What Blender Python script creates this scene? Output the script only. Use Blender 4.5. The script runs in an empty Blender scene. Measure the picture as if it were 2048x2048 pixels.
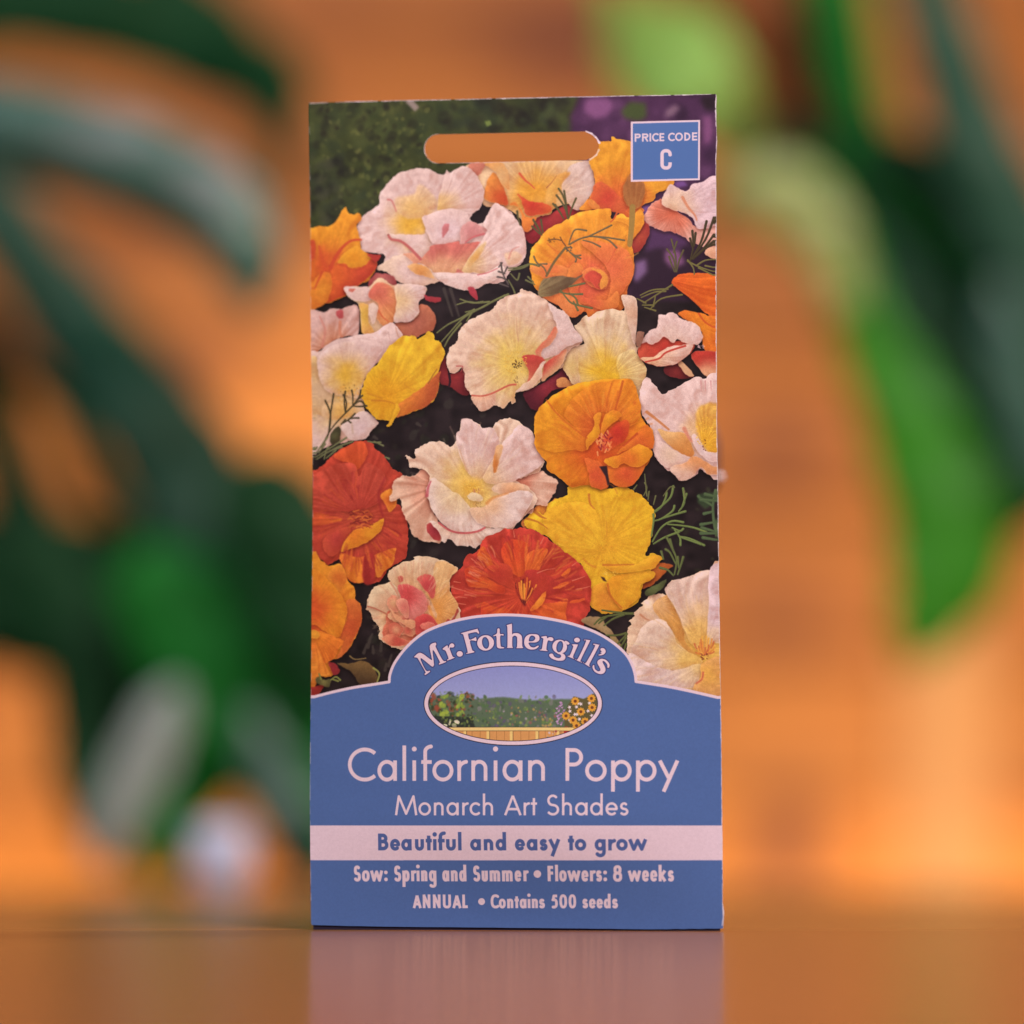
import bpy, bmesh, math, random
import numpy as np
from mathutils import Vector, Matrix
from mathutils.geometry import delaunay_2d_cdt
random.seed(4)
# ------------------------------------------------------------------ camera numbers shared by the print layout
FPX = 9137.0; CAM = (0.0, -0.90, 0.0207); PITCH = math.atan((1650.0-1024.0)/FPX); TH = math.radians(8.8)
def ray(px, py):
    x = (px-1024.0)/FPX; y = (1024.0-py)/FPX; cp, sp = math.cos(PITCH), math.sin(PITCH)
    return (x, cp - y*sp, sp + y*cp)
def at_depth(px, py, d):
    """the place seen at photo pixel px, py, d metres in front of the camera"""
    r = ray(px, py); k = d/r[1]
    return (CAM[0]+r[0]*k, CAM[1]+r[1]*k, CAM[2]+r[2]*k)

# ------------------------------------------------------------------ camera, world, lamps, exposure
SC = bpy.context.scene; COL = SC.collection
cam_d = bpy.data.cameras.new("camera"); cam = bpy.data.objects.new("camera", cam_d); COL.objects.link(cam)
cam.location = CAM; cam.rotation_euler = (math.pi/2+PITCH, 0, 0)
cam_d.sensor_width = 36.0; cam_d.lens = 36.0*FPX/2048.0; cam_d.clip_start = 0.01; cam_d.clip_end = 50
cam_d.dof.use_dof = True; cam_d.dof.focus_distance = 0.898; cam_d.dof.aperture_fstop = 4.9; SC.camera = cam
SC.view_settings.view_transform = 'Standard'; SC.view_settings.look = 'None'; SC.view_settings.exposure = 0.0; SC.view_settings.gamma = 1.0
world = bpy.data.worlds.new("World"); SC.world = world; world.use_nodes = True
world.node_tree.nodes['Background'].inputs[0].default_value = (0.85, 0.75, 0.66, 1); world.node_tree.nodes['Background'].inputs[1].default_value = 0.035
def lamp(name, loc, aim, size, watts, colour, size_y=None):
    d = bpy.data.lights.new(name, 'AREA'); d.energy = watts; d.color = colour; d.size = size
    if size_y: d.shape = 'RECTANGLE'; d.size_y = size_y
    o = bpy.data.objects.new(name, d); COL.objects.link(o); o.location = loc
    o.rotation_euler = (Vector(aim)-Vector(loc)).to_track_quat('-Z', 'Y').to_euler(); return o
def spot(name, loc, aim, watts, deg, colour, soft=.05):
    d = bpy.data.lights.new(name, 'SPOT'); d.energy = watts; d.color = colour; d.spot_size = math.radians(deg); d.spot_blend = 1.0; d.shadow_soft_size = soft
    o = bpy.data.objects.new(name, d); COL.objects.link(o); o.location = loc; o.rotation_euler = (Vector(aim)-Vector(loc)).to_track_quat('-Z', 'Y').to_euler(); return o
lamp("key_lamp", (0.30, -0.78, 0.98), (0, 0, 0.06), 0.07, 17.5, (1.0, 0.71, 0.84))
lamp("packet_fill_lamp", (-0.30, -0.80, 0.42), (0, 0, 0.09), 0.35, 1.1, (1.0, 0.72, 0.86))  # unseen soft fill added beside the camera, brightens the packet's front
lamp("wall_fill_low", (0.35, 1.05, -0.30), (0.10, 1.7, 0.10), 0.34, 7.2, (1.0, 0.80, 0.44))  # unseen lamp added below the frame to brighten the lower wall
lamp("wall_fill_high", (-0.45, 1.05, 0.95), (-0.20, 1.7, 0.25), 0.30, 1.7, (1.0, 0.82, 0.60))  # added above the frame, out of view, to light the wall's left
spot("wall_glow_spot_left", (-0.10, 0.75, 0.78), (-0.125, 1.7, 0.26), 44.0, 12, (1.0, 0.80, 0.42), .03)  # unseen spot added to throw a warm bright patch on the wall
spot("wall_glow_spot_corner", (-0.62, 0.80, -0.30), (-0.285, 1.7, 0.06), 30.0, 13, (1.0, 0.80, 0.48), .03)  # unseen spot added for the bright patch at lower left
spot("wall_glow_spot_right", (0.30, 0.80, -0.50), (0.21, 1.7, 0.03), 18.0, 15, (1.0, 0.80, 0.48), .03)  # added out of view too, brightens the wall at lower right
lamp("leaf_sheen_fill", (-0.50, 0.15, 0.80), (-0.12, 0.60, 0.12), 0.25, 3.6, (0.62, 0.90, 1.0))  # unseen cool lamp added for the bluish sheen on the leaves
lamp("plant_lamp_right", (0.40, 0.20, 0.65), (0.12, 0.60, 0.15), 0.20, 4.4, (1.0, 1.0, 0.80))

def to_sheet(P):
    """photo pixels -> metres across / up the packet's front sheet"""
    P = np.asarray(P, float).reshape(-1, 2)
    x = (P[:,0]-1024.0)/FPX; y = (1024.0-P[:,1])/FPX; cp, sp = math.cos(PITCH), math.sin(PITCH)
    dy = cp-y*sp; dz = sp+y*cp
    n = (math.sin(TH), math.cos(TH))
    k = -(CAM[0]*n[0]+CAM[1]*n[1])/(x*n[0]+dy*n[1])
    X = CAM[0]+x*k; Y = CAM[1]+dy*k; Z = CAM[2]+dz*k
    return np.stack([X*math.cos(TH)-Y*math.sin(TH), Z], 1)
TS = 15000.0; S0 = -0.0430; T1 = 0.1660; TW = 1290; THH = 2520     # print resolution, left and top of the print
def to_tex(P):
    s = to_sheet(P); return np.stack([(s[:,0]-S0)*TS, (T1-s[:,1])*TS], 1)
CROP = dict(A=(600,180,4.6), B=(1020,180,4.6), C=(600,580,4.6), D=(1020,580,4.6), E=(600,980,4.6), F=(1020,980,4.6),
            G=(820,1240,9.2), H=(1020,1240,9.2), J=(760,1220,3.578), T=(690,1480,5.52), U=(1030,1480,5.52), V=(700,1650,5.52), W=(1030,1650,5.52), N=(0,0,1.0))
def rd(s):
    """'A 12,30 40,50' -> print pixels; a later letter changes the tracing sheet"""
    out = []; c = CROP['N']
    for tok in s.split():
        if tok in CROP: c = CROP[tok]; continue
        x, y = tok.split(','); out.append((c[0]+float(x)/c[2], c[1]+float(y)/c[2]))
    return to_tex(out)

# ------------------------------------------------------------------ a small painter for the printed sheet
RNG = np.random.RandomState(7)
CV = np.zeros((THH, TW, 3), np.float32)
def col(c): return np.array(c, np.float32)/255.0
def noise_field(cell, seed):
    r = np.random.RandomState(seed); h = int(THH/cell)+3; w = int(TW/cell)+3
    g = r.rand(h, w).astype(np.float32)
    yy = np.arange(THH)/cell; xx = np.arange(TW)/cell
    yi = yy.astype(int); xi = xx.astype(int); fy = (yy-yi)[:,None]; fx = (xx-xi)[None,:]
    fy = fy*fy*(3-2*fy); fx = fx*fx*(3-2*fx)
    a = g[yi][:,xi]; b = g[yi][:,xi+1]; c = g[yi+1][:,xi]; d = g[yi+1][:,xi+1]
    return ((a*(1-fx)+b*fx)*(1-fy)+(c*(1-fx)+d*fx)*fy).astype(np.float32)
NZ = {c: noise_field(c, int(c*10)+3) for c in (2.0, 5.0, 11.0, 24.0, 60.0)}
def smooth(P, n=6, closed=True):
    P = np.asarray(P, float); m = len(P); out = []
    idx = range(m) if closed else range(m-1)
    for i in idx:
        if closed: p0, p1, p2, p3 = P[i-1], P[i], P[(i+1) % m], P[(i+2) % m]
        else: p0, p1, p2, p3 = P[max(i-1,0)], P[i], P[i+1], P[min(i+2,m-1)]
        for k in range(n):
            t = k/n
            out.append(0.5*((2*p1)+(-p0+p2)*t+(2*p0-5*p1+4*p2-p3)*t*t+(-p0+3*p1-3*p2+p3)*t**3))
    if not closed: out.append(P[-1])
    return np.array(out)
def ruffle(P, amp, seed):
    r = np.random.RandomState(seed); n = len(P)
    d = np.roll(P,-1,0)-np.roll(P,1,0); L = np.hypot(d[:,0], d[:,1])+1e-6; nr = np.stack([d[:,1]/L, -d[:,0]/L], 1)
    a = np.cumsum(np.hypot(*(P-np.roll(P,1,0)).T))
    w = sum(np.sin(a/l*6.283+r.rand()*6.28)*k for l, k in ((9,.3),(15,.45),(27,.5),(46,.6),(80,.5)))
    return P+nr*(w*amp)[:,None]
def poly_mask(P, pad=0):
    x0 = int(max(0, math.floor(P[:,0].min())-pad)); x1 = int(min(TW, math.ceil(P[:,0].max())+pad+2))
    y0 = int(max(0, math.floor(P[:,1].min())-pad)); y1 = int(min(THH, math.ceil(P[:,1].max())+pad+2))
    if x1 <= x0 or y1 <= y0: return None
    SS = 3; H = (y1-y0)*SS; W = x1-x0; acc = np.zeros((H, W+2), np.float32)
    A = P; B = np.roll(P, -1, 0)
    ya = (A[:,1]-y0)*SS; yb = (B[:,1]-y0)*SS; lo = np.minimum(ya, yb); hi = np.maximum(ya, yb)
    r0 = np.clip(np.ceil(lo-.5), 0, H).astype(int); r1 = np.clip(np.ceil(hi-.5), 0, H).astype(int)
    cnt = np.maximum(r1-r0, 0); tot = cnt.sum()
    if tot == 0: return None
    e = np.repeat(np.arange(len(P)), cnt)
    rows = np.arange(tot)-np.repeat(np.cumsum(cnt)-cnt, cnt)+r0[e]
    t = (rows+.5-ya[e])/(yb[e]-ya[e]); xc = np.clip(A[e,0]+(B[e,0]-A[e,0])*t-x0, 0, W)
    sg = np.where(yb[e] > ya[e], 1.0, -1.0); xi = np.minimum(xc.astype(int), W); fr = xc-xi
    np.add.at(acc, (rows, xi), sg*(1-fr)); np.add.at(acc, (rows, np.minimum(xi+1, W+1)), sg*fr)
    m = np.abs(np.cumsum(acc, 1)[:,:W]).clip(0, 1)
    return m.reshape(y1-y0, SS, W).mean(1), x0, y0
def box1(a, r, ax):
    if r < 1: return a
    p = [(0,0),(0,0)]; p[ax] = (r+1, r); c = np.cumsum(np.pad(a, p, mode='edge'), axis=ax, dtype=np.float64)
    n = a.shape[ax]; s = [slice(None)]*2; q = [slice(None)]*2
    s[ax] = slice(2*r+1, 2*r+1+n); q[ax] = slice(0, n)
    return ((c[tuple(s)]-c[tuple(q)])/(2*r+1)).astype(np.float32)
def blur(a, r):
    r = int(round(r))
    for _ in range(2): a = box1(box1(a, r, 0), r, 1)
    return a
_seed = [11]
def petal(s, ci, co=None, c=None, r=None, streak=0.05, rim=0.25, rimc=None, sh=0.5, ruf=1.2, vol=0.10, lin=None, soft=0, tex=0.05, freq=60, fa=.075):
    """one printed petal: outline s, colour ci at the heart to co at the rim, heart at c, veins, a light rim, the shade it throws"""
    _seed[0] += 1; P = ruffle(smooth(rd(s)), ruf, _seed[0])
    pad = 26; q = poly_mask(P, pad)
    if q is None: return
    m, x0, y0 = q
    m = blur(m, soft) if soft else (box1(box1(m, 1, 0), 1, 1) if q[0].sum() < 42000 else m)
    H, W = m.shape; sl = (slice(y0, y0+H), slice(x0, x0+W))
    ci = col(ci); co = ci if co is None else col(co)
    yy, xx = np.mgrid[y0:y0+H, x0:x0+W].astype(np.float32)
    cen = P.mean(0) if c is None else rd(c)[0]
    dx = xx-cen[0]; dy = yy-cen[1]; d = np.hypot(dx, dy)
    if r is None: r = np.percentile(np.hypot(P[:,0]-cen[0], P[:,1]-cen[1]), 75)
    else: r = r/4.6*1.5
    if lin is not None:
        a, b = rd(lin); ab = b-a; t = ((xx-a[0])*ab[0]+(yy-a[1])*ab[1])/(ab@ab)
    else: t = d/r
    t = t+(NZ[24.0][sl]-.5)*.25
    t = t.clip(0, 1); t = t*t*(3-2*t); C = ci*(1-t[...,None])+co*t[...,None]
    th = np.arctan2(dy, dx)
    rr = np.random.RandomState(_seed[0]); tab = rr.rand(freq*2+1).astype(np.float32); tab[-1] = tab[0]
    u = (th/6.2832+.5+(NZ[60.0][sl]-.5)*.02)*freq*2; ui = u.astype(int).clip(0, freq*2-1); f = u-ui; f = f*f*(3-2*f)
    v = tab[ui]*(1-f)+tab[(ui+1).clip(0, freq*2)]*f
    f2 = np.clip(d/(r*.35), 0, 1)
    shade = 1+(v-.5)*1.3*streak*f2*np.clip(r/110.0, .35, 1)+(NZ[11.0][sl]-.5)*tex*1.6+(NZ[5.0][sl]-.5)*tex
    bm = blur(m, 7); gx = blur(m, 12); gy = np.gradient(gx, axis=0)*26; gxx = np.gradient(gx, axis=1)*26
    shade = shade*(1+vol*np.clip(gy*.8+gxx*.5, -.9, .7)*(NZ[60.0][sl]*.8+.6))
    rf = np.random.RandomState(_seed[0]+900); k1, k2 = rf.randint(5, 9), rf.randint(11, 17); q1, q2 = rf.rand(2)*6.28
    wv = NZ[60.0][sl]*7+NZ[24.0][sl]*2.5; edge = np.clip(d/r, 0, 1.2)**2
    fold = (np.sin(th*k1+q1+wv)*.6+np.sin(th*k2+q2+wv*1.6)*.55*edge)*(.35+.65*edge)
    shade = shade*(1+fold*fa*np.clip(r/150.0, .3, 1))
    lowp = np.clip(1.0-shade, 0, 1)[...,None]
    C = C*shade[...,None]*np.stack([1+lowp[...,0]*.5, 1-lowp[...,0]*.12, 1-lowp[...,0]*.35], -1)
    if rim:
        bs = blur(m, 2); k = np.clip((.93-bs)/.4, 0, 1)*rim*(NZ[11.0][sl]*1.3)
        rc = np.clip(co*1.12+.06, 0, 1) if rimc is None else col(rimc)
        C = C*(1-k[...,None])+rc*k[...,None]
    if sh:
        s_ = np.zeros_like(m); o = 5; s_[o:, :] = m[:-o, :]; s_ = blur(s_, 6)*(1-m)
        CV[sl] *= 1-(sh*s_)[...,None]*np.array([.86, 1.05, 1.08], np.float32)
    CV[sl] = CV[sl]*(1-m[...,None])+np.clip(C*.965, 0, 1)*m[...,None]
def flat(P, c, a=1.0, soft=0):
    q = poly_mask(np.asarray(P, float), 6+int(soft)*3)
    if q is None: return
    m, x0, y0 = q
    if soft: m = blur(m, soft)
    m = m*a; sl = (slice(y0, y0+m.shape[0]), slice(x0, x0+m.shape[1]))
    CV[sl] = CV[sl]*(1-m[...,None])+col(c)*m[...,None]
def strokes(lines, c, a=1.0, soft=0.0, out=None, outw=0):
    """lines: (points, start width, end width, butt) in print pixels; drawn as one mask"""
    allp = np.concatenate([np.asarray(l[0]) for l in lines]); mw = max(max(l[1], l[2]) for l in lines)/2+3+soft*2+outw
    x0 = int(max(0, allp[:,0].min()-mw)); x1 = int(min(TW, allp[:,0].max()+mw+1)); y0 = int(max(0, allp[:,1].min()-mw)); y1 = int(min(THH, allp[:,1].max()+mw+1))
    if x1 <= x0 or y1 <= y0: return
    yy, xx = np.mgrid[y0:y1, x0:x1].astype(np.float32); yy += .5; xx += .5
    D = np.full(xx.shape, 1e9, np.float32)
    for P, w0, w1, butt in lines:
        P = np.asarray(P, float); n = len(P)-1
        for i in range(n):
            ax, ay = P[i]; bx, by = P[i+1]; L = math.hypot(bx-ax, by-ay)
            if L < 1e-6: continue
            ux, uy = (bx-ax)/L, (by-ay)/L; t = (xx-ax)*ux+(yy-ay)*uy; pd = np.abs((xx-ax)*uy-(yy-ay)*ux)
            wa = w0+(w1-w0)*i/n; wb = w0+(w1-w0)*(i+1)/n
            tc = np.clip(t, 0, L); h = (wa+(wb-wa)*tc/L)/2
            e0 = butt and i == 0; e1 = butt and i == n-1
            d = np.hypot(t-tc, pd)-h
            if e0: d = np.where(t < 0, np.maximum(pd-h, -t), d)
            if e1: d = np.where(t > L, np.maximum(pd-h, t-L), d)
            D = np.minimum(D, d)
    s = 1+soft*2; sl = (slice(y0, y1), slice(x0, x1))
    if out is not None:
        m = np.clip(.5-(D-outw)/s, 0, 1)[...,None]; CV[sl] = CV[sl]*(1-m)+col(out)*m
    m = (np.clip(.5-D/s, 0, 1)*a)[...,None]; CV[sl] = CV[sl]*(1-m)+col(c)*m
K = 1.5
def line(s, c, w0=3, w1=None, a=1.0, soft=0.4):
    w1 = w0 if w1 is None else w1
    strokes([(smooth(rd(s), 4, False), w0*K, w1*K, False)], c, a, soft)
def leafy(s, c, w=3.0, hi=None):
    """feathery leaf: several strands 'x,y x,y ...' split by |"""
    for part in s.split('|'):
        P = smooth(rd(part), 4, False)
        strokes([(P, w*K*.6, w*K, False)], c, 1, .4)
        if hi: strokes([(P+np.array([-.8, -.8]), w*K*.15, w*K*.3, False)], hi, .6, .6)
def dots(s, n, rx, ry, c, r0=1.2, r1=2.6, seed=1):
    cx, cy = rd(s)[0]; r = np.random.RandomState(seed)
    for _ in range(n):
        a = r.rand()*6.28; k = math.sqrt(r.rand()); x = cx+math.cos(a)*k*rx; y = cy+math.sin(a)*k*ry
        b = r.rand()*6.28; l = r.uniform(1, 5)
        strokes([([(x, y), (x+math.cos(b)*l, y+math.sin(b)*l)], r.uniform(r0, r1), r.uniform(r0, r1), False)], np.array(c)*r.uniform(.85, 1.12), .9, .4)
def blobs(box, n, cols, r0, r1, seed, a=.6, soft=4):
    p = rd(box); x0, y0 = p.min(0); x1, y1 = p.max(0); r = np.random.RandomState(seed)
    for _ in range(n):
        cx, cy = r.uniform(x0, x1), r.uniform(y0, y1); ra = r.uniform(r0, r1); rb = ra*r.uniform(.4, 1); t0 = r.rand()*3.14
        t = np.linspace(0, 6.283, 12, endpoint=False); x = np.cos(t)*ra; y = np.sin(t)*rb
        flat(np.stack([cx+x*math.cos(t0)-y*math.sin(t0), cy+x*math.sin(t0)+y*math.cos(t0)], 1), cols[r.randint(len(cols))], a*r.uniform(.5, 1), soft)

PWH = (224,178,174); CRM = (226,182,150); YEL = (229,166,72); SAL = (208,112,92)
def rays(c, rx, ry, a0, a1, n, cols, seed, k0=.45, k1=.98, w=4.0, al=.5):
    """soft ribs and creases running from a bloom's heart to its rim"""
    r = np.random.RandomState(seed); cx, cy = rd(c)[0]
    for _ in range(n):
        a = math.radians(r.uniform(a0, a1)); b = a+r.uniform(-.07, .07); q0 = r.uniform(k0, k1-.2); q1 = min(k1, q0+r.uniform(.12, .4)); m = (a+b)/2+r.uniform(-.03, .03)
        P = [(cx+math.cos(t)*rx*K*q, cy-math.sin(t)*ry*K*q) for t, q in ((a, q0), (m, (q0+q1)/2), (b, q1))]
        strokes([(smooth(np.array(P), 3, False), w*.4, w*r.uniform(.6, 1.6), False)], cols[r.randint(len(cols))], al*r.uniform(.5, 1), 1.6)
def paint_flowers():
    # dark soil and leaf gloom
    CV[:] = col((40,30,32))
    CV[:] *= (.75+.5*NZ[24.0])[...,None]
    blobs('C 600,300 E 1932,1900', 420, [(52,46,38),(34,26,30),(60,52,48),(44,44,34)], 3, 18, 4, .7, 2)
    blobs('D 0,800 F 1932,1300', 150, [(52,50,36),(30,24,28),(66,64,46),(44,48,34)], 3, 16, 5, .7, 2)
    # blurred hedge, upper left
    flat(rd('A 60,90 B 650,50 B 560,400 A 1932,700 A 1200,800 A 700,1200 A 80,1500'), (62,66,36), 1, 8)
    blobs('A 60,90 B 560,420', 130, [(40,40,30),(74,80,44),(52,60,40),(88,90,50)], 16, 44, 16, .5, 12)
    blobs('A 60,90 A 1300,1250', 300, [(36,36,28),(78,82,46),(96,96,52),(50,58,40),(34,30,28),(62,70,42)], 7, 22, 6, .5, 4)
    blobs('A 200,90 A 1200,1150', 130, [(116,114,60),(126,120,66),(104,104,54),(40,34,28)], 3, 11, 26, .55, 2)
    blobs('A 1300,90 B 560,380', 90, [(36,32,30),(66,74,46),(30,24,26),(80,84,52),(46,52,42)], 8, 26, 7, .6, 6)
    blobs('A 60,600 A 420,1300', 60, [(34,34,30),(56,60,44),(70,68,52)], 8, 24, 8, .6, 5)
    flat(rd('A 960,100 1040,95 1100,160 1060,200 1010,150'), (170,140,140), .8, 3)
    flat(rd('A 1700,290 1750,280 1765,320 1720,340'), (120,130,66), .9, 2)
    # mauve haze, upper right
    flat(rd('B 640,50 1905,30 1910,1932 1000,1932 1100,1400 560,420 560,250'), (78,44,76), 1, 9)
    blobs('B 620,60 1900,900', 130, [(92,54,90),(60,34,62),(110,66,104),(50,30,50)], 10, 34, 9, .55, 7)
    flat(rd('B 690,90 900,70 960,150 900,240 790,270 680,200'), (146,86,134), .8, 8)
    flat(rd('B 1020,200 1100,110 1250,120 1260,250 1180,290 1060,260'), (72,84,44), .9, 7)
    flat(rd('B 1440,180 1520,130 1570,170 1500,240 1420,260'), (140,104,124), .8, 7)
    flat(rd('B 1770,240 1850,230 1880,330 1850,480 1780,500'), (140,80,126), .8, 8)
    flat(rd('B 1750,60 1900,50 1900,200 1790,180'), (40,28,34), .9, 7)
    flat(rd('B 1120,1500 1300,1300 1900,1500 1900,1932 1100,1932'), (46,28,42), .9, 9)
    flat(rd('B 1430,1480 1560,1470 1620,1600 1500,1650 1430,1580'), (150,92,138), .75, 7)
    flat(rd('B 1150,1600 1260,1560 1270,1680 1180,1780 1130,1740'), (152,110,160), .7, 7)
    flat(rd('B 1290,1280 1560,1330 1660,1400 1560,1470 1360,1460 1250,1500'), (88,52,92), .8, 7)
    flat(rd('B 1210,1080 1310,1060 1280,1160 1210,1160'), (128,84,150), .9, 3)
    flat(rd('B 1480,850 1600,840 1640,880 1540,900'), (120,76,140), .9, 3)
    # red underneath, then the top row
    petal('B 120,1310 250,1160 370,1150 470,1080 560,1060 700,1050 830,1100 620,1140 430,1260 300,1360 200,1420', (168,52,52), (140,36,44), rim=.1)
    petal('B -390,740 -360,680 0,655 700,650 740,690 780,830 760,940 700,1030 650,1100 600,1100 540,1050 400,1100 370,1150 250,1180 200,1290 130,1300 110,1200 0,1110 -240,1060 -250,930 -290,830 -350,770',
          (231,150,52), (224,174,138), 'B 230,950', 420, .1)
    petal('B 560,700 700,655 740,690 780,830 760,940 700,1030 650,1100 600,1100 540,1050 480,900', (216,166,140), (218,178,172), 'B 400,1000', 400, .06, rim=.2, sh=.2)
    petal('B 340,1080 330,980 360,880 440,780 560,760 480,860 430,960 420,1080', (228,160,78), (222,150,80), rim=0, sh=.1, soft=2)
    petal('A 1720,850 1780,760 1850,850 1900,960 1910,1060 1820,1050 1700,1000', (206,80,42), (226,130,62), 'A 1880,1000', 200)
    petal('A 1560,680 1700,675 1680,750 1620,800 1560,760', (204,118,100), rim=.1, sh=.2)
    petal('A 1700,680 1880,680 1932,900 1880,900 1800,760', (228,170,118), (228,150,90), rim=.3, sh=.2)
    petal('B 70,960 130,990 200,1030 300,1040 390,1080 380,1120 290,1150 160,1160 130,1080 100,1010', (200,58,42), (214,92,50), rim=.3, sh=.3)
    petal('B 0,1060 60,1040 110,1160 120,1290 180,1300 250,1180 150,1170 90,1080', (226,120,54), rim=.3, sh=.3)
    line('B 90,770 140,830 190,870 230,910', (214,90,60), 5, 2); line('B 340,900 380,860 430,790', (176,100,60), 2.5, 1)
    # tall orange behind the price box
    petal('B 800,500 860,470 930,470 940,430 1000,455 1110,470 1300,520 1500,700 1510,850 1440,920 1350,950 1330,1010 1220,1070 1230,1120 1110,1200 1000,1130 940,1120 800,1100 640,1110 700,1030 770,930 780,800 740,700 730,640',
          (222,92,48), (231,146,46), 'B 980,1050', 430, .1)
    petal('B 780,870 860,850 960,930 1030,1010 1090,1100 1000,1130 860,1100 740,1030 760,940', (206,70,50), (214,96,54), rim=.1, sh=.1, soft=1)
    petal('B 740,1010 800,1040 830,1090 780,1100 730,1060', (226,128,60), rim=.2, sh=.1)
    # right hand white and salmon bloom
    petal('B 1230,1180 1310,1050 1400,1010 1480,1090 1640,1180 1740,1280 1905,1200 1905,1460 1730,1430 1570,1340 1480,1310 1380,1290 1300,1260', (206,96,70), (216,150,138), 'B 1500,1130', 330, .12, rim=.5, ruf=2)
    petal('B 1400,1020 1415,960 1480,870 1540,900 1620,930 1680,870 1760,850 1905,805 1905,1200 1740,1280 1680,1180 1620,1140 1480,1100 1410,1060', (226,176,150), (216,172,180), 'B 1500,1080', 330, .07, rim=.4)
    line('B 1590,990 1640,1080 1700,1150 1720,1200', (206,120,90), 6, 3, .8, 1)
    petal('B 1790,1490 1860,1450 1905,1455 1905,1560 1840,1540', (222,156,128), rim=.3)
    # frilled orange bloom, centre top
    petal('B 1200,1220 1270,1230 1290,1290 1260,1400 1190,1500 1120,1490 1130,1380', (178,70,52), (160,54,48))
    petal('B 190,1560 210,1470 270,1390 340,1300 500,1210 640,1130 830,1100 930,1100 940,1190 1030,1140 1110,1180 1200,1100 1240,1210 1170,1340 1130,1400 1140,1500 1155,1680 1100,1820 1090,1932 1060,2010 1000,2060 850,2080 740,2110 700,2050 560,2100 480,2010 360,1940 300,1900 220,1780 200,1650',
          (222,92,66), (232,140,44), 'B 740,1800', 560, .08, vol=.3)
    petal('B 930,1200 1030,1180 1110,1190 1200,1120 1240,1210 1180,1330 1120,1380 1080,1370 1100,1260 1000,1210', (230,138,44), rim=.3, sh=.3)
    petal('B 200,1640 340,1600 520,1640 660,1700 560,1790 380,1760 240,1700', (224,110,60), (230,134,70), rim=.15, sh=.2)
    petal('B 660,1400 880,1410 1080,1480 1150,1660 1100,1800 1000,1932 900,2010 940,1800 900,1640 760,1500', (226,104,66), (224,116,58), rim=.2, sh=.35)
    petal('B 560,1640 640,1600 700,1700 640,1850 740,1932 900,1940 1000,1860 1010,2000 900,2040 760,2000 600,1932 540,1780', (218,86,62), (226,122,60), rim=.25, sh=.35)
    petal('B 680,1680 760,1640 860,1660 920,1740 900,1830 830,1850 740,1800 690,1750', (222,92,64), (228,120,66), rim=.35, sh=.35)
    petal('B 700,1720 760,1680 840,1700 860,1760 820,1800 850,1840 800,1830 770,1790 720,1760', (210,76,58), rim=.4, sh=.3)
    petal('B 760,1650 850,1670 915,1740 900,1810 850,1840 840,1790 860,1730 820,1690', (232,140,62), rim=.3, sh=.3)
    petal('D 310,80 430,30 560,60 700,180 640,250 560,260 500,200 440,140', (230,128,74), (228,118,62), rim=.3)
    line('B 990,1130 960,1190 930,1220', (196,84,44), 4, 2); line('B 990,1440 940,1560 900,1620', (204,84,54), 3, 2, .7, 1)
    line('B 350,1420 420,1480 470,1500', (206,100,44), 3, 2, .7)
    # great pink-white bloom
    petal('A 530,1250 590,1160 720,1060 740,960 800,870 900,775 1050,725 1180,730 1290,775 1330,785 1350,740 1385,765 1450,740 1495,700 1530,735 1590,745 1650,830 1690,920 1680,1040 1650,1100 1590,1140 1575,1200 1680,1235 1730,1150 1790,1050 1850,1070 1932,1110 1990,1190 2040,1260 2085,1400 2085,1530 2050,1610 1990,1640 1932,1700 1880,1780 1740,1790 1640,1840 1560,1855 1450,1830 1360,1800 1290,1770 1200,1800 1080,1815 1070,1790 960,1790 880,1740 800,1680 720,1640 780,1600 790,1540 740,1510 600,1495 570,1470 560,1380 540,1310',
          (231,164,60), PWH, 'A 1030,1230', 330, .05, rim=.35, ruf=1.6)
    petal('A 870,1040 900,990 1050,960 1080,880 1150,890 1240,980 1280,1040 1200,1130 1120,1180 980,1180 900,1120', (229,172,110), (222,172,144), 'A 1050,1100', 260, .1, rim=.1, sh=.08, soft=3)
    petal('A 1270,1110 1300,900 1340,780 1385,765 1495,700 1590,745 1650,830 1690,920 1680,1040 1590,1140 1400,1110', (222,166,104), PWH, 'A 1270,1110', 290, .12, rim=.3, sh=.2)
    petal('A 820,1330 980,1335 1140,1330 1160,1290 1200,1400 1230,1440 1190,1500 1130,1560 1050,1500 960,1400 860,1380', PWH, (222,178,168), rim=.2, sh=.35)
    petal('A 1130,1190 1180,1150 1330,1100 1500,1110 1570,1200 1530,1290 1600,1370 1495,1425 1470,1390 1400,1410 1270,1425 1215,1400 1170,1300', (222,178,182), PWH, rim=.3, sh=.35)
    petal('A 1330,1240 1375,1240 1370,1300 1325,1365 1315,1290', (200,112,116), rim=.1, sh=0, soft=1)
    petal('A 1500,1260 1570,1210 1680,1260 1730,1280 1700,1335 1600,1360 1500,1425 1480,1340', (208,128,128), (214,144,140), rim=.3, sh=.3)
    petal('A 1100,1590 1190,1490 1220,1440 1400,1410 1470,1400 1500,1425 1640,1400 1700,1440 1560,1560 1500,1690 1230,1690 1190,1640', (196,98,90), (226,160,122), lin='A 1350,1420 1350,1690', streak=.08, c='A 1300,1800', rim=.12, sh=.25)
    petal('A 1500,1690 1560,1560 1700,1360 1730,1290 1690,1240 1790,1050 1850,1070 1990,1190 2060,1300 2085,1400 2085,1530 1990,1630 1860,1620 1740,1700 1600,1690', (222,170,122), PWH, 'A 1540,1640', 330, .09, rim=.35, sh=.25)
    petal('A 1540,1640 1570,1560 1680,1430 1720,1400 1700,1480 1620,1590 1560,1670', (222,156,90), (226,176,130), rim=0, sh=.1, soft=2)
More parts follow.
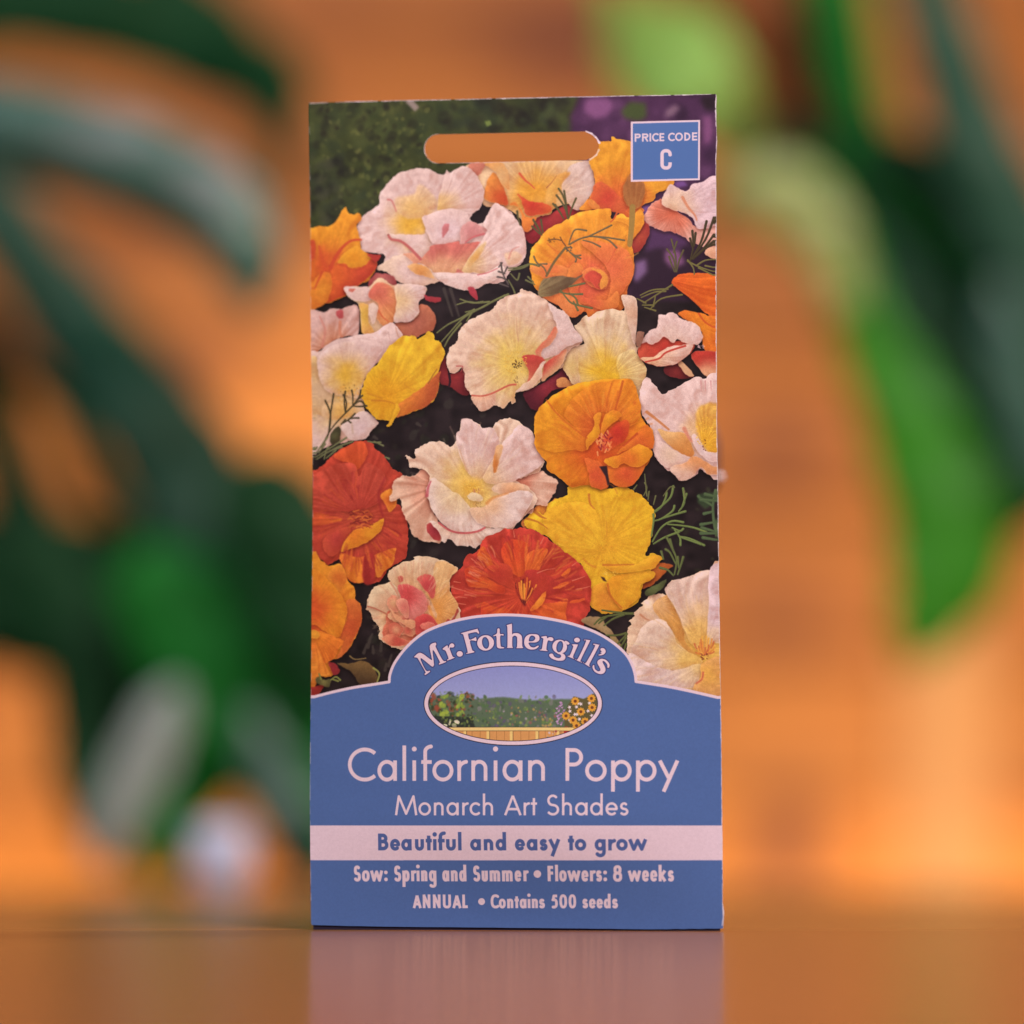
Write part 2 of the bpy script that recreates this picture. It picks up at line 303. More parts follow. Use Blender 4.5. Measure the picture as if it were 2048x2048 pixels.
    petal('A 1890,1520 1932,1500 2000,1500 2060,1540 2020,1600 1932,1620', (224,172,146), rim=.15, sh=.05, soft=2)
    petal('A 1230,1690 1450,1690 1460,1650 1520,1690 1700,1700 1860,1620 1900,1700 1740,1790 1560,1855 1360,1800 1270,1740', PWH, (224,184,178), rim=.35, sh=.2)
    flat(rd('A 1445,1690 1462,1650 1525,1692'), (190,94,84), .9, 1)
    petal('A 720,1640 900,1530 1000,1510 1100,1590 1190,1640 1270,1740 1290,1770 1200,1800 1080,1815 960,1790 880,1740 800,1680', PWH, (226,180,160), rim=.35, sh=.35, ruf=1.8)
    petal('A 960,1515 1060,1510 1130,1575 1090,1600 1020,1625 1050,1590', (224,146,120), rim=.15, sh=.2)
    petal('A 1000,1630 1080,1605 1180,1640 1250,1740 1180,1730 1060,1690', (216,138,78), (226,160,110), rim=.15, sh=.2)
    line('A 820,1340 850,1380 930,1395 1020,1460 1120,1565', (186,88,86), 5, 6, .9, .6)
    line('A 1700,1330 1600,1360 1530,1410', (196,92,96), 5, 3, .8); line('A 1650,1710 1740,1690 1830,1650', (200,100,104), 3, 2, .8)
    line('A 810,1010 850,1025 890,1120', (196,96,96), 4, 2, .8); dots('A 820,1330', 3, 3, 5, (110,60,50)); dots('A 1220,1070', 6, 14, 10, (190,110,100), .8, 1.4)
    line('B 0,1560 30,1480 90,1450', (206,120,110), 4, 2, .6, 1)
    # left edge orange
    petal('A 80,1335 290,1250 370,1150 420,1080 450,1130 500,1150 540,1130 570,1190 530,1250 560,1380 570,1470 620,1500 700,1540 720,1590 700,1680 640,1760 560,1800 450,1890 430,1900 300,1960 210,1970 140,2020 90,2035',
          (214,84,44), (231,138,40), 'A 240,1640', 340, .07)
    petal('A 300,1640 420,1600 480,1650 560,1640 660,1560 720,1600 690,1680 560,1800 430,1890 300,1950 230,1940 290,1780', (222,96,44), (196,68,44), lin='A 330,1650 560,1820', rim=.15, sh=.3)
    petal('A 350,1600 420,1500 520,1440 570,1470 640,1530 650,1580 560,1640 480,1650 420,1600', (229,136,34), (231,146,44), rim=.2, sh=.15)
    petal('A 105,1850 180,1700 280,1690 300,1800 250,1960 100,2010', (229,132,46), (222,118,44), rim=.25, sh=.25)
    petal('A 80,1340 130,1380 150,1450 130,1570 80,1640', (206,78,46), rim=.2, sh=.2)
    line('A 290,1640 330,1550 400,1450 480,1390 570,1382', (200,70,44), 9, 4, .9, 1); line('A 180,1440 210,1560 240,1620', (206,80,44), 5, 8, .8, 1)
    line('A 140,1830 170,1760 210,1680', (200,72,44), 3, 6, .8, 1); dots('A 250,1630', 8, 14, 12, (196,60,40)); line('A 350,1600 420,1625 480,1650 560,1640', (196,70,40), 3, 3, .7, 1)
    petal('A 620,1510 700,1520 750,1530 720,1590 680,1570', (180,56,48), rim=0); petal('A 640,1790 700,1700 760,1700 830,1700 900,1760 880,1860 700,1860', (188,104,98), (150,60,62), rim=.2)
    # small salmon cluster
    petal('C 100,205 150,190 220,210 300,175 400,180 520,140 560,200 560,300 550,420 450,430 330,470 200,550 100,620', (222,140,104), (218,164,158), 'C 300,560', 320, .22, rim=.3, freq=30)
    petal('C 340,200 400,190 410,260 365,265', (190,80,84), rim=0, sh=0, soft=1); line('C 380,300 380,400 400,440', (206,116,90), 6, 4, .7, 1); line('C 190,250 240,380 210,520', (206,120,110), 4, 6, .6, 1)
    petal('C 1110,150 1200,165 1265,250 1250,370 1150,420 1060,450 880,430 850,330 980,305 1060,290', (176,96,78), (186,104,78), rim=.35)
    petal('C 420,-20 640,-20 700,-80 760,-100 830,-60 890,-30 1000,-45 1170,-20 1160,70 1110,120 1110,220 1050,290 980,305 880,300 800,370 700,420 590,400 570,230 550,140 470,80', (220,146,112), CRM, rim=.3)
    petal('C 420,-20 540,-20 645,-15 660,100 560,110 460,70', (224,176,168), PWH, rim=.3, sh=.2)
    petal('C 640,60 700,-40 760,-60 880,0 905,150 890,280 800,350 720,260 740,150', (208,100,84), (228,142,92), 'C 680,0', 330, .1, rim=.25, sh=.3)
    petal('C 890,-30 1000,-45 1170,-20 1160,70 1110,120 1110,220 1050,290 980,305 880,300 905,150', (226,176,130), (219,176,172), 'C 900,100', 230, .1, rim=.35, sh=.3)
    petal('C 560,130 620,140 660,170 640,280 700,400 590,400 575,230', (226,170,76), (228,160,90), rim=.3, sh=.2); petal('C 650,150 700,130 735,180 720,260 690,320 650,240', (226,182,170), rim=.2, sh=.2)
    petal('C 470,-5 520,0 500,30 470,20', (210,110,96), rim=0, sh=0); line('C 740,200 780,260 830,300', (206,90,60), 4, 2, .8)
    # pale left bloom with the feathery sprig
    petal('C 100,640 180,570 330,470 560,420 700,400 850,310 900,340 960,440 830,560 760,650 640,780 600,870 580,960 600,1040 620,1130 720,1210 735,1240 660,1320 620,1370 500,1390 420,1410 330,1420 200,1470 100,1480',
          (226,176,120), PWH, 'C 350,1000', 520, .06, rim=.3)
    petal('C 100,650 170,640 180,760 230,880 300,960 330,1060 250,1180 160,1140 100,1200', (214,166,134), (222,170,120), rim=.15, sh=.1)
    petal('C 175,740 165,650 240,550 430,480 650,470 780,540 640,780 590,880 560,1000 440,980 280,950 200,850', (228,166,62), PWH, 'C 440,800', 330, .06, rim=.35, sh=.25)
    petal('C 230,1060 400,1040 560,1090 600,1130 480,1180 300,1200 210,1160', (228,166,92), (222,170,132), rim=.1, sh=.1, soft=2)
    petal('C 390,1250 480,1180 620,1120 720,1210 730,1240 660,1320 620,1370 500,1390 420,1330', (218,176,178), (222,182,176), rim=.4, sh=.2)
    dots('C 460,950', 46, 36, 36, (226,150,62)); dots('C 460,900', 10, 34, 30, (130,80,40)); line('C 490,1230 500,1320', (190,150,130), 3, 5, .6, 1)
    line('C 830,400 850,480', (180,130,120), 2, 1, .5); line('C 900,360 920,430 950,460', (190,130,110), 3, 2, .6)
    # red shapes between
    petal('C 1310,620 1360,640 1390,780 1480,760 1540,760 1590,960 1500,970 1400,900 1310,860', (150,48,50), (112,34,40), rim=.05)
    petal('D 250,900 350,850 470,760 490,720 580,800 560,900 420,930 330,1020 280,1120 200,1090 140,960', (146,46,58), (92,30,42), rim=.05)
    petal('C 1160,60 1200,70 1300,80 1315,115 1260,125 1170,100', (164,52,60), rim=.1); petal('A 1560,1840 1620,1830 1655,1930 1620,1932', (176,58,70), rim=.1); line('C 1390,780 1400,850 1390,900', (50,24,34), 5, 4)
    petal('D 440,860 460,830 520,815 600,880 560,900 460,900', (206,130,80), rim=.3)
    # pale yellow upright bloom
    petal('D 610,360 640,320 720,240 740,260 830,210 960,185 1070,200 1035,80 1080,60 1180,120 1165,500 1200,540 1180,590 1240,680 1265,750 1240,850 1200,1000 1100,1050 700,1000 600,880 560,820 500,730 500,650 540,560 620,520 700,500',
          (231,168,40), (222,180,152), 'D 890,800', 430, .1, rim=.3)
    petal('D 1040,80 1080,60 1180,120 1165,500 1120,400 1080,210', (214,160,134), (220,176,160), rim=.35, sh=.25)
    petal('D 500,660 560,570 640,560 640,700 660,850 600,880 560,820 500,730', (222,176,116), (218,172,136), rim=.3, sh=.2, streak=.12)
    petal('D 1000,640 1120,560 1180,600 1240,680 1265,750 1240,850 1160,900 1040,850', (228,172,72), (222,180,128), 'D 950,800', 260, .14, rim=.3, sh=.15)
    # right edge orange-red, white and red bloom
    petal('D 1490,-50 1550,-130 1640,-150 1780,-150 1905,-100 1905,290 1820,230 1700,120 1560,0', (212,84,34), (224,100,36), streak=.16, c='D 1400,-100', rim=.2)
    petal('D 1550,225 1630,195 1730,210 1820,235 1905,290 1905,610 1800,570 1770,440 1760,380 1640,290', (231,130,38), (222,108,38), streak=.1, rim=.25)
    line('D 1740,220 1800,300 1905,360', (190,70,36), 4, 3, .7, 1)
    petal('D 1670,600 1780,560 1905,600 1905,820 1820,810 1740,720', (184,58,48), (226,156,120), lin='D 1800,590 1830,800', rim=.3)
    petal('D 1430,720 1550,650 1700,800 1560,820 1450,790', (128,44,44), (104,34,38), rim=.05); petal('D 1550,670 1590,660 1700,790 1620,780', (214,156,120), rim=.3)
    petal('D 1185,600 1225,500 1330,490 1430,430 1500,480 1600,470 1700,510 1690,560 1640,610 1540,680 1430,710 1330,700 1230,660', (186,54,46), (204,80,60), rim=.1)
    petal('D 1225,500 1240,450 1290,390 1360,350 1380,240 1440,235 1490,215 1540,230 1600,280 1680,300 1740,340 1780,430 1740,500 1700,510 1600,490 1550,460 1500,490 1430,440 1380,480 1320,510 1270,490', (224,178,166), PWH, 'D 1500,520', 260, .05, rim=.3, sh=.5)
    petal('D 1215,640 1330,620 1420,560 1480,530 1600,510 1690,515 1640,610 1540,680 1430,710 1330,700', (226,166,130), (222,172,160), streak=.1, c='D 1250,650', rim=.4, sh=.3)
    line('D 1260,670 1380,640 1450,580 1620,520', (190,60,50), 3, 4, .9, .6); dots('D 1760,520', 12, 14, 6, (214,164,170))
    petal('D 1180,400 1250,400 1230,480 1200,540 1170,500', (150,100,84), rim=.2)
    # creamy bloom, centre
    petal('C 1932,60 1840,110 1800,180 1650,250 1540,320 1490,370 1460,490 1390,550 1370,650 1385,750 1450,780 1510,720 1530,760 1540,900 1600,980 1620,1060 1700,1125 1800,1070 1880,1100 1950,1030 1960,1060 1995,1040 2002,960 2042,940 2132,920 2212,870 2242,820 2332,790 2422,720 2442,680 2472,600 2532,540 2612,480 2532,350 2472,240 2382,180 2302,130 2232,70 2132,30 2052,5 2022,40',
          (229,182,92), (226,178,160), 'D 70,680', 520, .07, rim=.4, ruf=1.8)
    petal('D 370,130 450,180 540,240 600,350 680,480 540,530 450,610 330,640 290,600 340,500 400,420 440,340 400,220', PWH, (222,180,176), rim=.35, sh=.35, ruf=2)
    petal('D 250,600 260,550 370,440 430,340 450,400 400,500 310,570 300,630 265,625', (212,104,80), (228,160,128), lin='D 300,480 400,560', rim=.1, sh=.25)
    petal('D 345,680 460,600 540,560 490,700 400,790 310,850 320,740', (192,74,62), (228,170,130), lin='D 380,640 470,720', streak=.06, rim=.25, sh=.4)
    petal('D 130,620 250,610 345,660 300,700 210,830 165,870 195,780 160,700', (192,68,60), (214,108,84), lin='D 200,640 230,820', rim=.2, sh=.35)
    petal('D 345,665 310,740 300,820 200,920 110,940 60,950 150,870 210,830 290,700', (226,170,140), (222,178,164), rim=.3, sh=.25)
    petal('C 1600,985 1700,990 1810,950 1810,1060 1700,1125 1620,1060', (222,150,118), (222,170,150), streak=.15, c='C 1700,900', rim=.4, sh=.2); line('C 1600,980 1700,985 1800,955 1932,890 2000,880', (196,86,72), 3, 4, .9, .6)
    line('C 1460,712 1515,715 1500,760', (180,80,80), 3, 2, .8); line('D 75,270 80,380 95,480', (200,140,110), 2, 3, .6, .6)
    line('D 350,340 200,500 100,620', (214,160,120), 3, 3, .35, 2)
    dots('D 70,670', 60, 36, 36, (226,168,70)); dots('D 85,695', 30, 16, 12, (62,40,30), 1, 2.4, 3); dots('D 70,820', 8, 8, 14, (120,80,50))
    # yellow poppy, left
    petal('C 600,880 640,780 760,650 830,540 940,450 1060,430 1110,460 1200,400 1255,420 1260,460 1310,500 1350,600 1290,760 1300,850 1280,970 1200,1070 1060,1130 900,1180 860,1255 820,1260 840,1215 740,1200 640,1110 600,1040 580,960',
          (229,150,34), (232,170,44), 'C 800,1000', 400, .08, rim=.3, ruf=1.8)
    petal('C 900,1180 905,1080 1000,1010 1100,940 1200,860 1310,760 1300,850 1280,970 1200,1070 1060,1130', (218,120,48), (188,88,48), lin='C 950,1000 1240,1060', rim=.25, sh=.15)
    petal('C 905,1060 940,1110 885,1200 860,1250 822,1262 862,1190', (232,160,40), rim=.3, sh=.3)
    line('C 640,960 700,980 780,1005', (196,120,36), 3, 2, .7, 1); line('C 680,1025 800,1030 890,1055', (190,110,36), 4, 2, .7, 1); line('C 1280,740 1240,800 1200,870', (150,90,40), 2, 3, .7)
    line('C 980,860 1000,900 1080,930', (206,132,36), 2, 4, .5, 1.5)
    # pale right edge bloom
    petal('D 1200,990 1240,840 1290,820 1350,890 1410,965 1500,920 1600,870 1720,800 1790,820 1905,830 1905,1680 1830,1700 1760,1650 1720,1700 1640,1750 1560,1750 1520,1690 1450,1660 1390,1600 1330,1500 1320,1420 1340,1380 1300,1270 1260,1210 1210,1100',
          (226,166,110), PWH, 'D 1800,1290', 300, .07, rim=.35, ruf=1.6)
    petal('D 1720,1130 1780,1060 1905,1080 1905,1500 1830,1500 1760,1380 1720,1260', (231,160,44), (228,164,80), streak=.2, c='D 1780,1450', rim=0, sh=.1, soft=3)
    petal('D 1370,1290 1480,1310 1620,1330 1700,1500 1650,1560 1560,1500 1440,1400', (212,132,70), (226,164,110), lin='D 1600,1500 1450,1300', rim=.2, sh=.3)
    petal('D 1310,1420 1400,1400 1560,1500 1680,1560 1560,1620 1460,1640 1380,1580', (224,178,158), PWH, rim=.3, sh=.25)
    petal('D 1480,1640 1600,1600 1700,1530 1800,1580 1905,1640 1905,1690 1830,1700 1760,1640 1700,1700 1640,1750 1560,1750', (216,138,92), (222,174,160), lin='D 1700,1560 1620,1740', rim=.4, sh=.3)
    petal('D 1690,1330 1740,1360 1800,1480 1880,1500 1905,1560 1850,1580 1760,1520 1690,1420', (222,182,182), PWH, rim=.3, sh=.3)
    line('D 1270,1130 1360,1200 1470,1290', (196,110,60), 6, 4, .8, .8); line('D 1610,1280 1650,1360 1680,1400', (210,120,100), 8, 3, .8, 1.5)
    dots('D 1810,1300', 60, 32, 48, (234,170,60)); dots('D 1790,1400', 6, 6, 30, (96,44,30), 1.5, 2.6)
    for x in (1760,1800,1850,1880): line('D %d,840 %d,930' % (x, x+4), (196,120,120), 2.5, 1, .7)
    # yellow bloom, right of centre
    petal('F 1190,900 1300,690 1370,670 1440,680 1505,700 1440,760 1350,850 1280,900', (196,104,44), (176,84,40), rim=.2)
    petal('F 120,300 200,240 260,150 370,130 440,90 400,300 330,420 240,370 150,360', (216,130,44), (206,116,60), streak=.2, rim=.2)
    petal('F 160,350 150,300 240,200 340,230 370,130 440,90 540,50 560,-40 640,-70 740,-60 800,-50 900,0 1000,-20 1060,-40 1130,0 1160,30 1230,60 1280,120 1340,200 1330,300 1310,450 1260,600 1330,590 1415,630 1370,670 1300,740 1340,800 1310,830 1240,870 1210,960 1190,1040 1060,1110 980,1140 880,1140 750,1070 700,900 680,700 560,640 460,530 330,420 240,380',
          (233,160,42), (232,168,40), 'F 880,480', 480, .07, rim=.3, ruf=2)
    petal('F 350,200 560,120 740,140 860,300 900,460 860,560 700,600 560,560 420,470 330,340', (234,168,44), (232,160,42), rim=.15, sh=.12, streak=.08, c='F 880,560')
    petal('F 780,900 880,860 920,930 960,1020 1040,1100 900,1130 760,1070', (222,132,46), (228,146,44), rim=.25, sh=.2)
    petal('F 905,870 960,800 1100,770 1330,750 1310,830 1210,880 1200,980 1100,1080 1040,1100 940,980', (224,140,36), (231,158,42), 'F 960,850', 260, .07, rim=.3, sh=.4)
    petal('F 870,700 1000,690 1140,690 1260,640 1330,600 1400,630 1370,680 1320,730 1180,750 1000,770 920,730', (232,160,44), (230,152,40), rim=.4, sh=.4)
    line('F 740,50 750,130 790,180', (196,104,44), 5, 2, .8, 1); line('F 870,695 1000,695 1150,690', (186,92,40), 4, 2, .7, 1); line('F 900,300 905,400 880,460', (206,130,40), 2, 2, .7, 1)
    line('F 690,640 740,690 800,715', (200,110,40), 3, 4, .6, 1.5); line('F 910,870 940,980 1040,1090', (190,92,36), 4, 3, .8, 1); line('F 900,-60 960,-30 1000,40', (206,120,50), 4, 2, .6, 1.5)
    dots('F 880,550', 50, 40, 36, (214,134,36), .7, 1.4); flat(rd('F 845,800 880,810 905,850 870,840'), (70,40,36), .95, 1); dots('F 930,765', 12, 30, 8, (232,176,80))
    line('F 170,270 270,300 360,360', (186,104,40), 5, 2, .8); line('F 230,190 300,250 350,270', (170,84,44), 8, 2, .7, 1)
    # red-orange bloom, left
    petal('C 110,1932 115,1710 190,1640 250,1580 330,1510 480,1420 590,1395 690,1420 720,1480 790,1530 850,1620 900,1670 960,1710 920,1800 870,1932 945,1990 985,2070 1020,2230 1010,2320 1005,2440 960,2500 870,2540 800,2620 740,2690 620,2700 500,2690 440,2660 400,2580 380,2480 270,2530 200,2480 110,2380',
          (188,72,54), (190,66,50), 'C 560,2090', 520, .16, rim=.25, ruf=1.8)
    petal('C 320,1530 480,1425 590,1400 640,1480 620,1560 560,1640 500,1700 460,1600 400,1580', (222,100,46), (210,80,46), streak=.16, c='C 560,1900', rim=.2, sh=.15)
    petal('C 140,1720 300,1620 500,1600 560,1720 620,1600 760,1660 810,1760 760,1860 740,1960 600,2020 420,2040 120,1980', (188,66,54), (192,72,56), 'C 560,2060', 420, .14, rim=.2, sh=.25)
    petal('E 115,210 260,230 400,270 300,310 115,325', (226,116,44), (196,76,44), streak=.2, c='E 560,270', rim=.05, sh=.1, soft=1)
    petal('E 220,460 300,400 440,340 480,360 440,450 380,560 300,610 230,560', (186,64,56), (198,76,54), rim=.25, sh=.3)
    petal('E 400,580 520,620 700,600 880,540 900,580 860,700 740,790 590,860 500,850 440,800 380,650', (196,74,44), (228,122,44), streak=.28, c='E 620,300', rim=.15, sh=.2, freq=40)
    petal('E 600,620 700,610 700,840 600,860', (168,50,46), streak=.2, c='E 620,300', rim=0, sh=.1, soft=2); petal('E 715,620 760,600 780,780 720,800', (224,122,50), rim=.2, sh=.1)
    petal('E 385,565 450,440 520,370 650,330 740,290 790,270 770,360 700,440 600,500 500,540', (224,118,40), (233,144,42), 'E 500,400', 240, .08, rim=.35, sh=.45)
    petal('E 760,50 860,0 910,130 850,210 800,130', (222,104,42), (232,130,48), rim=.3, sh=.2)
    line('E 800,-100 740,60 780,250', (150,40,44), 5, 5, .5, 2); line('C 480,1900 500,1932', (150,40,44), 4, 3, .6, 1)
    flat(rd('E 600,180 660,200 690,260 640,330 600,300'), (120,40,36), .7, 4)
    r = np.random.RandomState(5)
    for i in range(44):
        x = 550+r.uniform(-95, 85); y = 265+r.uniform(-75, 85); line('E %.0f,%.0f %.0f,%.0f %.0f,%.0f' % (x, y, x+28, y-10+r.uniform(-9,9), x+58, y+r.uniform(-20,20)), [(196,88,48),(176,66,44),(214,106,52),(132,44,38)][r.randint(4)], 3, 2, .9)
    rays('E 560,260', 88, 96, 90, 200, 46, [(206,84,46),(146,36,42),(196,70,60)], 64, .4, .95, 5, .45)
    rays('E 560,260', 92, 118, 230, 350, 60, [(224,110,46),(146,40,40),(206,78,46),(160,46,44)], 65, .5, .98, 5, .5)
    # great white bloom in the middle
    petal('E 850,105 865,20 880,-70 940,-110 1000,-120 1080,-130 1180,-200 1260,-100 1230,60 1240,200 1300,300 1330,470 1210,490 1100,450 1040,390 1010,290 960,200 945,100',
          (206,120,98), (224,170,148), 'E 1300,-20', 400, .22, rim=.5, ruf=2, freq=34)
    petal('E 1190,330 1260,305 1310,380 1315,465 1260,465 1200,400', (164,52,62), (180,64,66), rim=.1, sh=.1)
    petal('D 40,1760 150,1730 290,1670 360,1710 440,1750 455,1800 430,1870 400,1900 370,1970 340,1995 250,1990 210,2060 110,2080 60,2060 0,2000', (204,98,74), (224,168,148), 'D 0,1760', 330, .16, rim=.5, ruf=1.8)
    petal('C 995,1540 1040,1550 1080,1560 1075,1500 1130,1450 1250,1400 1330,1410 1400,1450 1460,1400 1455,1340 1500,1290 1500,1210 1570,1195 1640,1230 1700,1280 1790,1280 1830,1220 1932,1190 1992,1195 2072,1260 2162,1330 2192,1480 2262,1570 2252,1620 2220,1670 2120,1720 2000,1750 2080,1810 2140,1850 2200,1932 2160,2010 2060,2110 1990,2190 1940,2240 1800,2200 1700,2220 1500,2230 1380,2190 1290,2100 1220,1990 1180,1850 1220,1760 1160,1660 1040,1640 1020,1590',
          (230,176,84), (226,180,160), 'C 1600,1830', 470, .07, rim=.4, ruf=2)
    petal('C 1560,1680 1480,1500 1455,1340 1500,1290 1500,1210 1570,1195 1640,1230 1700,1280 1790,1280 1850,1400 1800,1560 1700,1740 1640,1760', (226,176,130), PWH, 'C 1620,1800', 330, .06, rim=.3, sh=.2)
    petal('C 1700,1750 1800,1560 1880,1420 1960,1330 2040,1250 2162,1330 2192,1480 2262,1570 2180,1660 2000,1760 1850,1800', (226,174,130), PWH, 'C 1700,1800', 420, .06, rim=.3, sh=.25)
    petal('C 1795,1680 1800,1560 1830,1440 1885,1440 1860,1550 1825,1680', (206,118,58), (226,164,120), lin='C 1800,1600 1880,1560', rim=.1, sh=.1, soft=1)
    petal('C 1780,1830 1900,1780 2060,1790 2140,1850 2100,1900 1932,1900 1840,1880', (222,150,110), (226,176,150), rim=.2, sh=.2)
    petal('E 1220,300 1300,300 1380,370 1500,405 1720,360 1860,360 1900,400 1800,430 1700,480 1640,550 1580,520 1470,520 1400,460 1350,490 1300,400', (224,162,130), (224,186,176), streak=.1, c='E 1500,200', rim=.4, sh=.3, ruf=2)
    petal('E 1200,60 1185,0 1240,-100 1320,-60 1420,20 1500,60 1580,170 1660,290 1720,350 1640,385 1500,398 1380,360 1290,270 1225,160', (228,184,140), (224,184,176), 'E 1500,0', 360, .05, rim=.35, sh=.35)
    petal('E 1580,180 1640,170 1720,160 1800,80 1932,40 2060,10 2160,60 2110,180 1990,340 1850,350 1760,350 1680,320 1610,260', (226,166,128), (224,184,178), 'E 1700,120', 330, .05, rim=.35, sh=.3)
    line('E 1300,310 1400,380 1520,405 1650,390 1720,355', (196,86,88), 4, 4, .9, .6); line('E 1740,130 1800,80 1932,40', (214,130,70), 7, 3, .7, 2); line('C 1190,1900 1200,1830 1225,1770', (190,80,92), 7, 3, .8, 1)
    line('C 1490,1480 1530,1600 1560,1680', (200,140,100), 2, 3, .6, .8)
    petal('E 1440,-60 1560,-110 1680,-90 1730,0 1680,80 1560,90 1480,30', (230,164,60), (229,174,96), rim=0, sh=.05, soft=6)
    dots('E 1610,0', 70, 36, 30, (230,176,88)); dots('E 1640,10', 10, 14, 8, (180,100,84)); dots('E 1660,130', 10, 12, 12, (130,90,50), .8, 1.4); petal('E 1560,60 1620,30 1700,70 1680,110 1590,105', (226,186,150), rim=.3, sh=.2)
    # orange bloom, right of the middle
    petal('D 240,1230 260,1150 320,1060 400,990 530,910 640,870 800,840 1000,825 1130,840 1180,940 1210,1050 1215,1150 1260,1240 1320,1300 1335,1400 1310,1480 1300,1560 1230,1680 1150,1790 1060,1820 940,1780 910,1830 830,1840 740,1800 580,1820 490,1750 360,1660 350,1590 260,1480 240,1350',
          (214,80,36), (231,136,34), 'D 860,1440', 560, .08, rim=.3, vol=.3)
    petal('D 520,1170 560,1050 660,950 800,870 930,850 1000,830 1130,840 1180,940 1215,1150 1120,1260 1000,1200 850,1130 740,1370 600,1250', (218,98,42), (229,128,38), 'D 850,1300', 420, .12, rim=.2, sh=.25)
    petal('D 250,1160 330,1050 400,1080 520,1200 720,1370 720,1480 560,1480 420,1500 270,1440 245,1300', (222,112,38), (232,142,36), 'D 720,1440', 380, .06, rim=.15, sh=.25)
    petal('D 920,1290 1080,1200 1110,1290 1060,1400 980,1450 900,1500 840,1480 880,1380', (196,54,40), (218,88,40), 'D 1000,1320', 180, rim=.05, sh=.2)
    petal('D 1060,1440 1180,1330 1260,1250 1320,1300 1335,1400 1310,1470 1180,1440 1000,1520', (220,100,42), (224,112,40), rim=.2, sh=.35)
    petal('D 720,1480 715,1380 790,1260 780,1170 850,1145 835,1270 845,1330 760,1430', (232,146,38), (228,132,40), rim=.35, sh=.4)
    petal('D 850,1290 880,1180 960,1110 1030,1145 1020,1190 950,1240 870,1330', (232,142,38), (228,126,38), rim=.35, sh=.4)
    petal('D 700,1560 790,1570 860,1620 920,1770 900,1820 840,1840 760,1810 740,1700', (214,84,48), (222,100,46), rim=.3, sh=.35)
    petal('D 920,1640 1060,1640 1230,1600 1250,1640 1150,1790 1060,1820 935,1775', (214,84,46), (224,110,42), rim=.2, sh=.25)
    petal('D 880,1570 1000,1530 1100,1480 1200,1430 1310,1480 1300,1560 1180,1640 1060,1600 1000,1640 930,1630', (224,110,40), (232,142,38), rim=.35, sh=.4)
    flat(rd('D 835,1632 905,1625 915,1700 930,1790 912,1810 890,1720'), (56,34,40), 1, 1)
    line('D 1050,850 1020,980 980,1110', (186,80,36), 5, 3, .7, 1); line('D 950,870 910,1000 900,1080', (196,90,36), 3, 2, .6, 1); line('D 350,1020 480,1180 720,1370', (196,84,36), 3, 4, .6, 1.2); line('D 1180,1330 1060,1440', (186,66,36), 5, 3, .7, 1)
    flat(rd('D 1140,1040 1165,1020 1180,1060 1150,1070'), (206,96,36), .7, 2)
    r = np.random.RandomState(8)
    for i in range(60):
        x = 880+r.uniform(-60, 60); y = 1440+r.uniform(-90, 70)-(x-880)*.6; line('D %.0f,%.0f %.0f,%.0f' % (x, y, x+r.uniform(-25,25), y-r.uniform(10,40)), [(228,116,66),(236,140,84),(206,76,56),(150,44,44)][r.randint(4)], 2.6, 3.4, .9)
    rays('D 860,1440', 112, 118, 20, 170, 46, [(206,92,36),(236,150,60),(214,104,40)], 66, .45, .95, 4, .4)
    # orange, bottom left
    petal('E 95,610 200,650 270,700 370,680 420,740 440,820 510,900 525,1010 570,1060 580,1180 550,1300 500,1400 430,1500 350,1550 270,1580 300,1650 315,1700 250,1720 180,1720 150,1800 95,1860', (218,84,40), (231,136,42), 'E 110,1150', 460, .1, rim=.3)
    petal('E 440,1030 525,1015 575,1075 582,1180 550,1300 430,1500 350,1550 400,1420 370,1360 440,1200', (200,84,44), (210,104,48), rim=.3, sh=.1)
    petal('E 260,790 370,690 430,760 440,830 380,940 330,880', (216,108,44), (228,130,48), streak=.12, rim=.3, sh=.1)
    petal('E 95,760 200,760 350,920 430,1040 440,1150 400,1300 370,1350 280,1330 150,1240 95,1200', (212,80,40), (232,132,40), 'E 95,1080', 330, .06, rim=.25, sh=.4)
    petal('E 130,1400 180,1300 300,1340 410,1390 360,1470 330,1540 260,1590 200,1560', (228,122,40), (222,110,40), streak=.14, c='E 120,1300', rim=.25, sh=.3)
    petal('E 95,1380 150,1420 260,1650 300,1700 180,1720 140,1800 95,1850', (224,108,42), (231,134,50), streak=.14, c='E 120,1300', rim=.2, sh=.2)
    flat(rd('E 98,1205 150,1260 125,1360 100,1300'), (190,64,38), .8, 2); petal('E 110,1290 160,1300 190,1330 160,1370 130,1350', (232,144,48), rim=.3, sh=.3)
    petal('E 270,1590 330,1600 380,1660 350,1700 310,1690', (146,44,48), rim=.1); petal('E 95,1840 160,1800 220,1800 180,1880 95,1920', (150,44,40), rim=.1)
    # big red bloom
    petal('F -430,730 -380,620 -270,560 -220,460 -60,380 0,365 60,370 130,350 240,380 320,420 400,480 460,530 560,600 650,680 730,780 760,880 760,1000 750,1090 710,1180 660,1280 400,1260 0,1230 -200,1230 -430,1230 -450,1090 -520,950 -530,850 -480,760',
          (200,68,44), (188,60,48), 'F 140,960', 560, .22, rim=.3, ruf=1.8, freq=44)
    petal('F 0,470 90,470 190,510 170,700 130,800 50,780 -30,690 -60,560', (216,88,40), (206,70,38), streak=.16, c='F 140,960', rim=.2, sh=.2)
    petal('F 175,600 250,560 360,550 310,690 260,760 160,760', (218,92,44), (222,100,44), streak=.16, c='F 140,960', rim=.25, sh=.25)
    petal('E 1650,620 1710,530 1800,690 1760,720', (214,92,42), rim=.3, sh=.2); petal('E 1540,740 1640,740 1780,840 1900,900 1870,960 1700,900 1570,890', (216,88,40), (200,64,38), streak=.1, rim=.15, sh=.2)
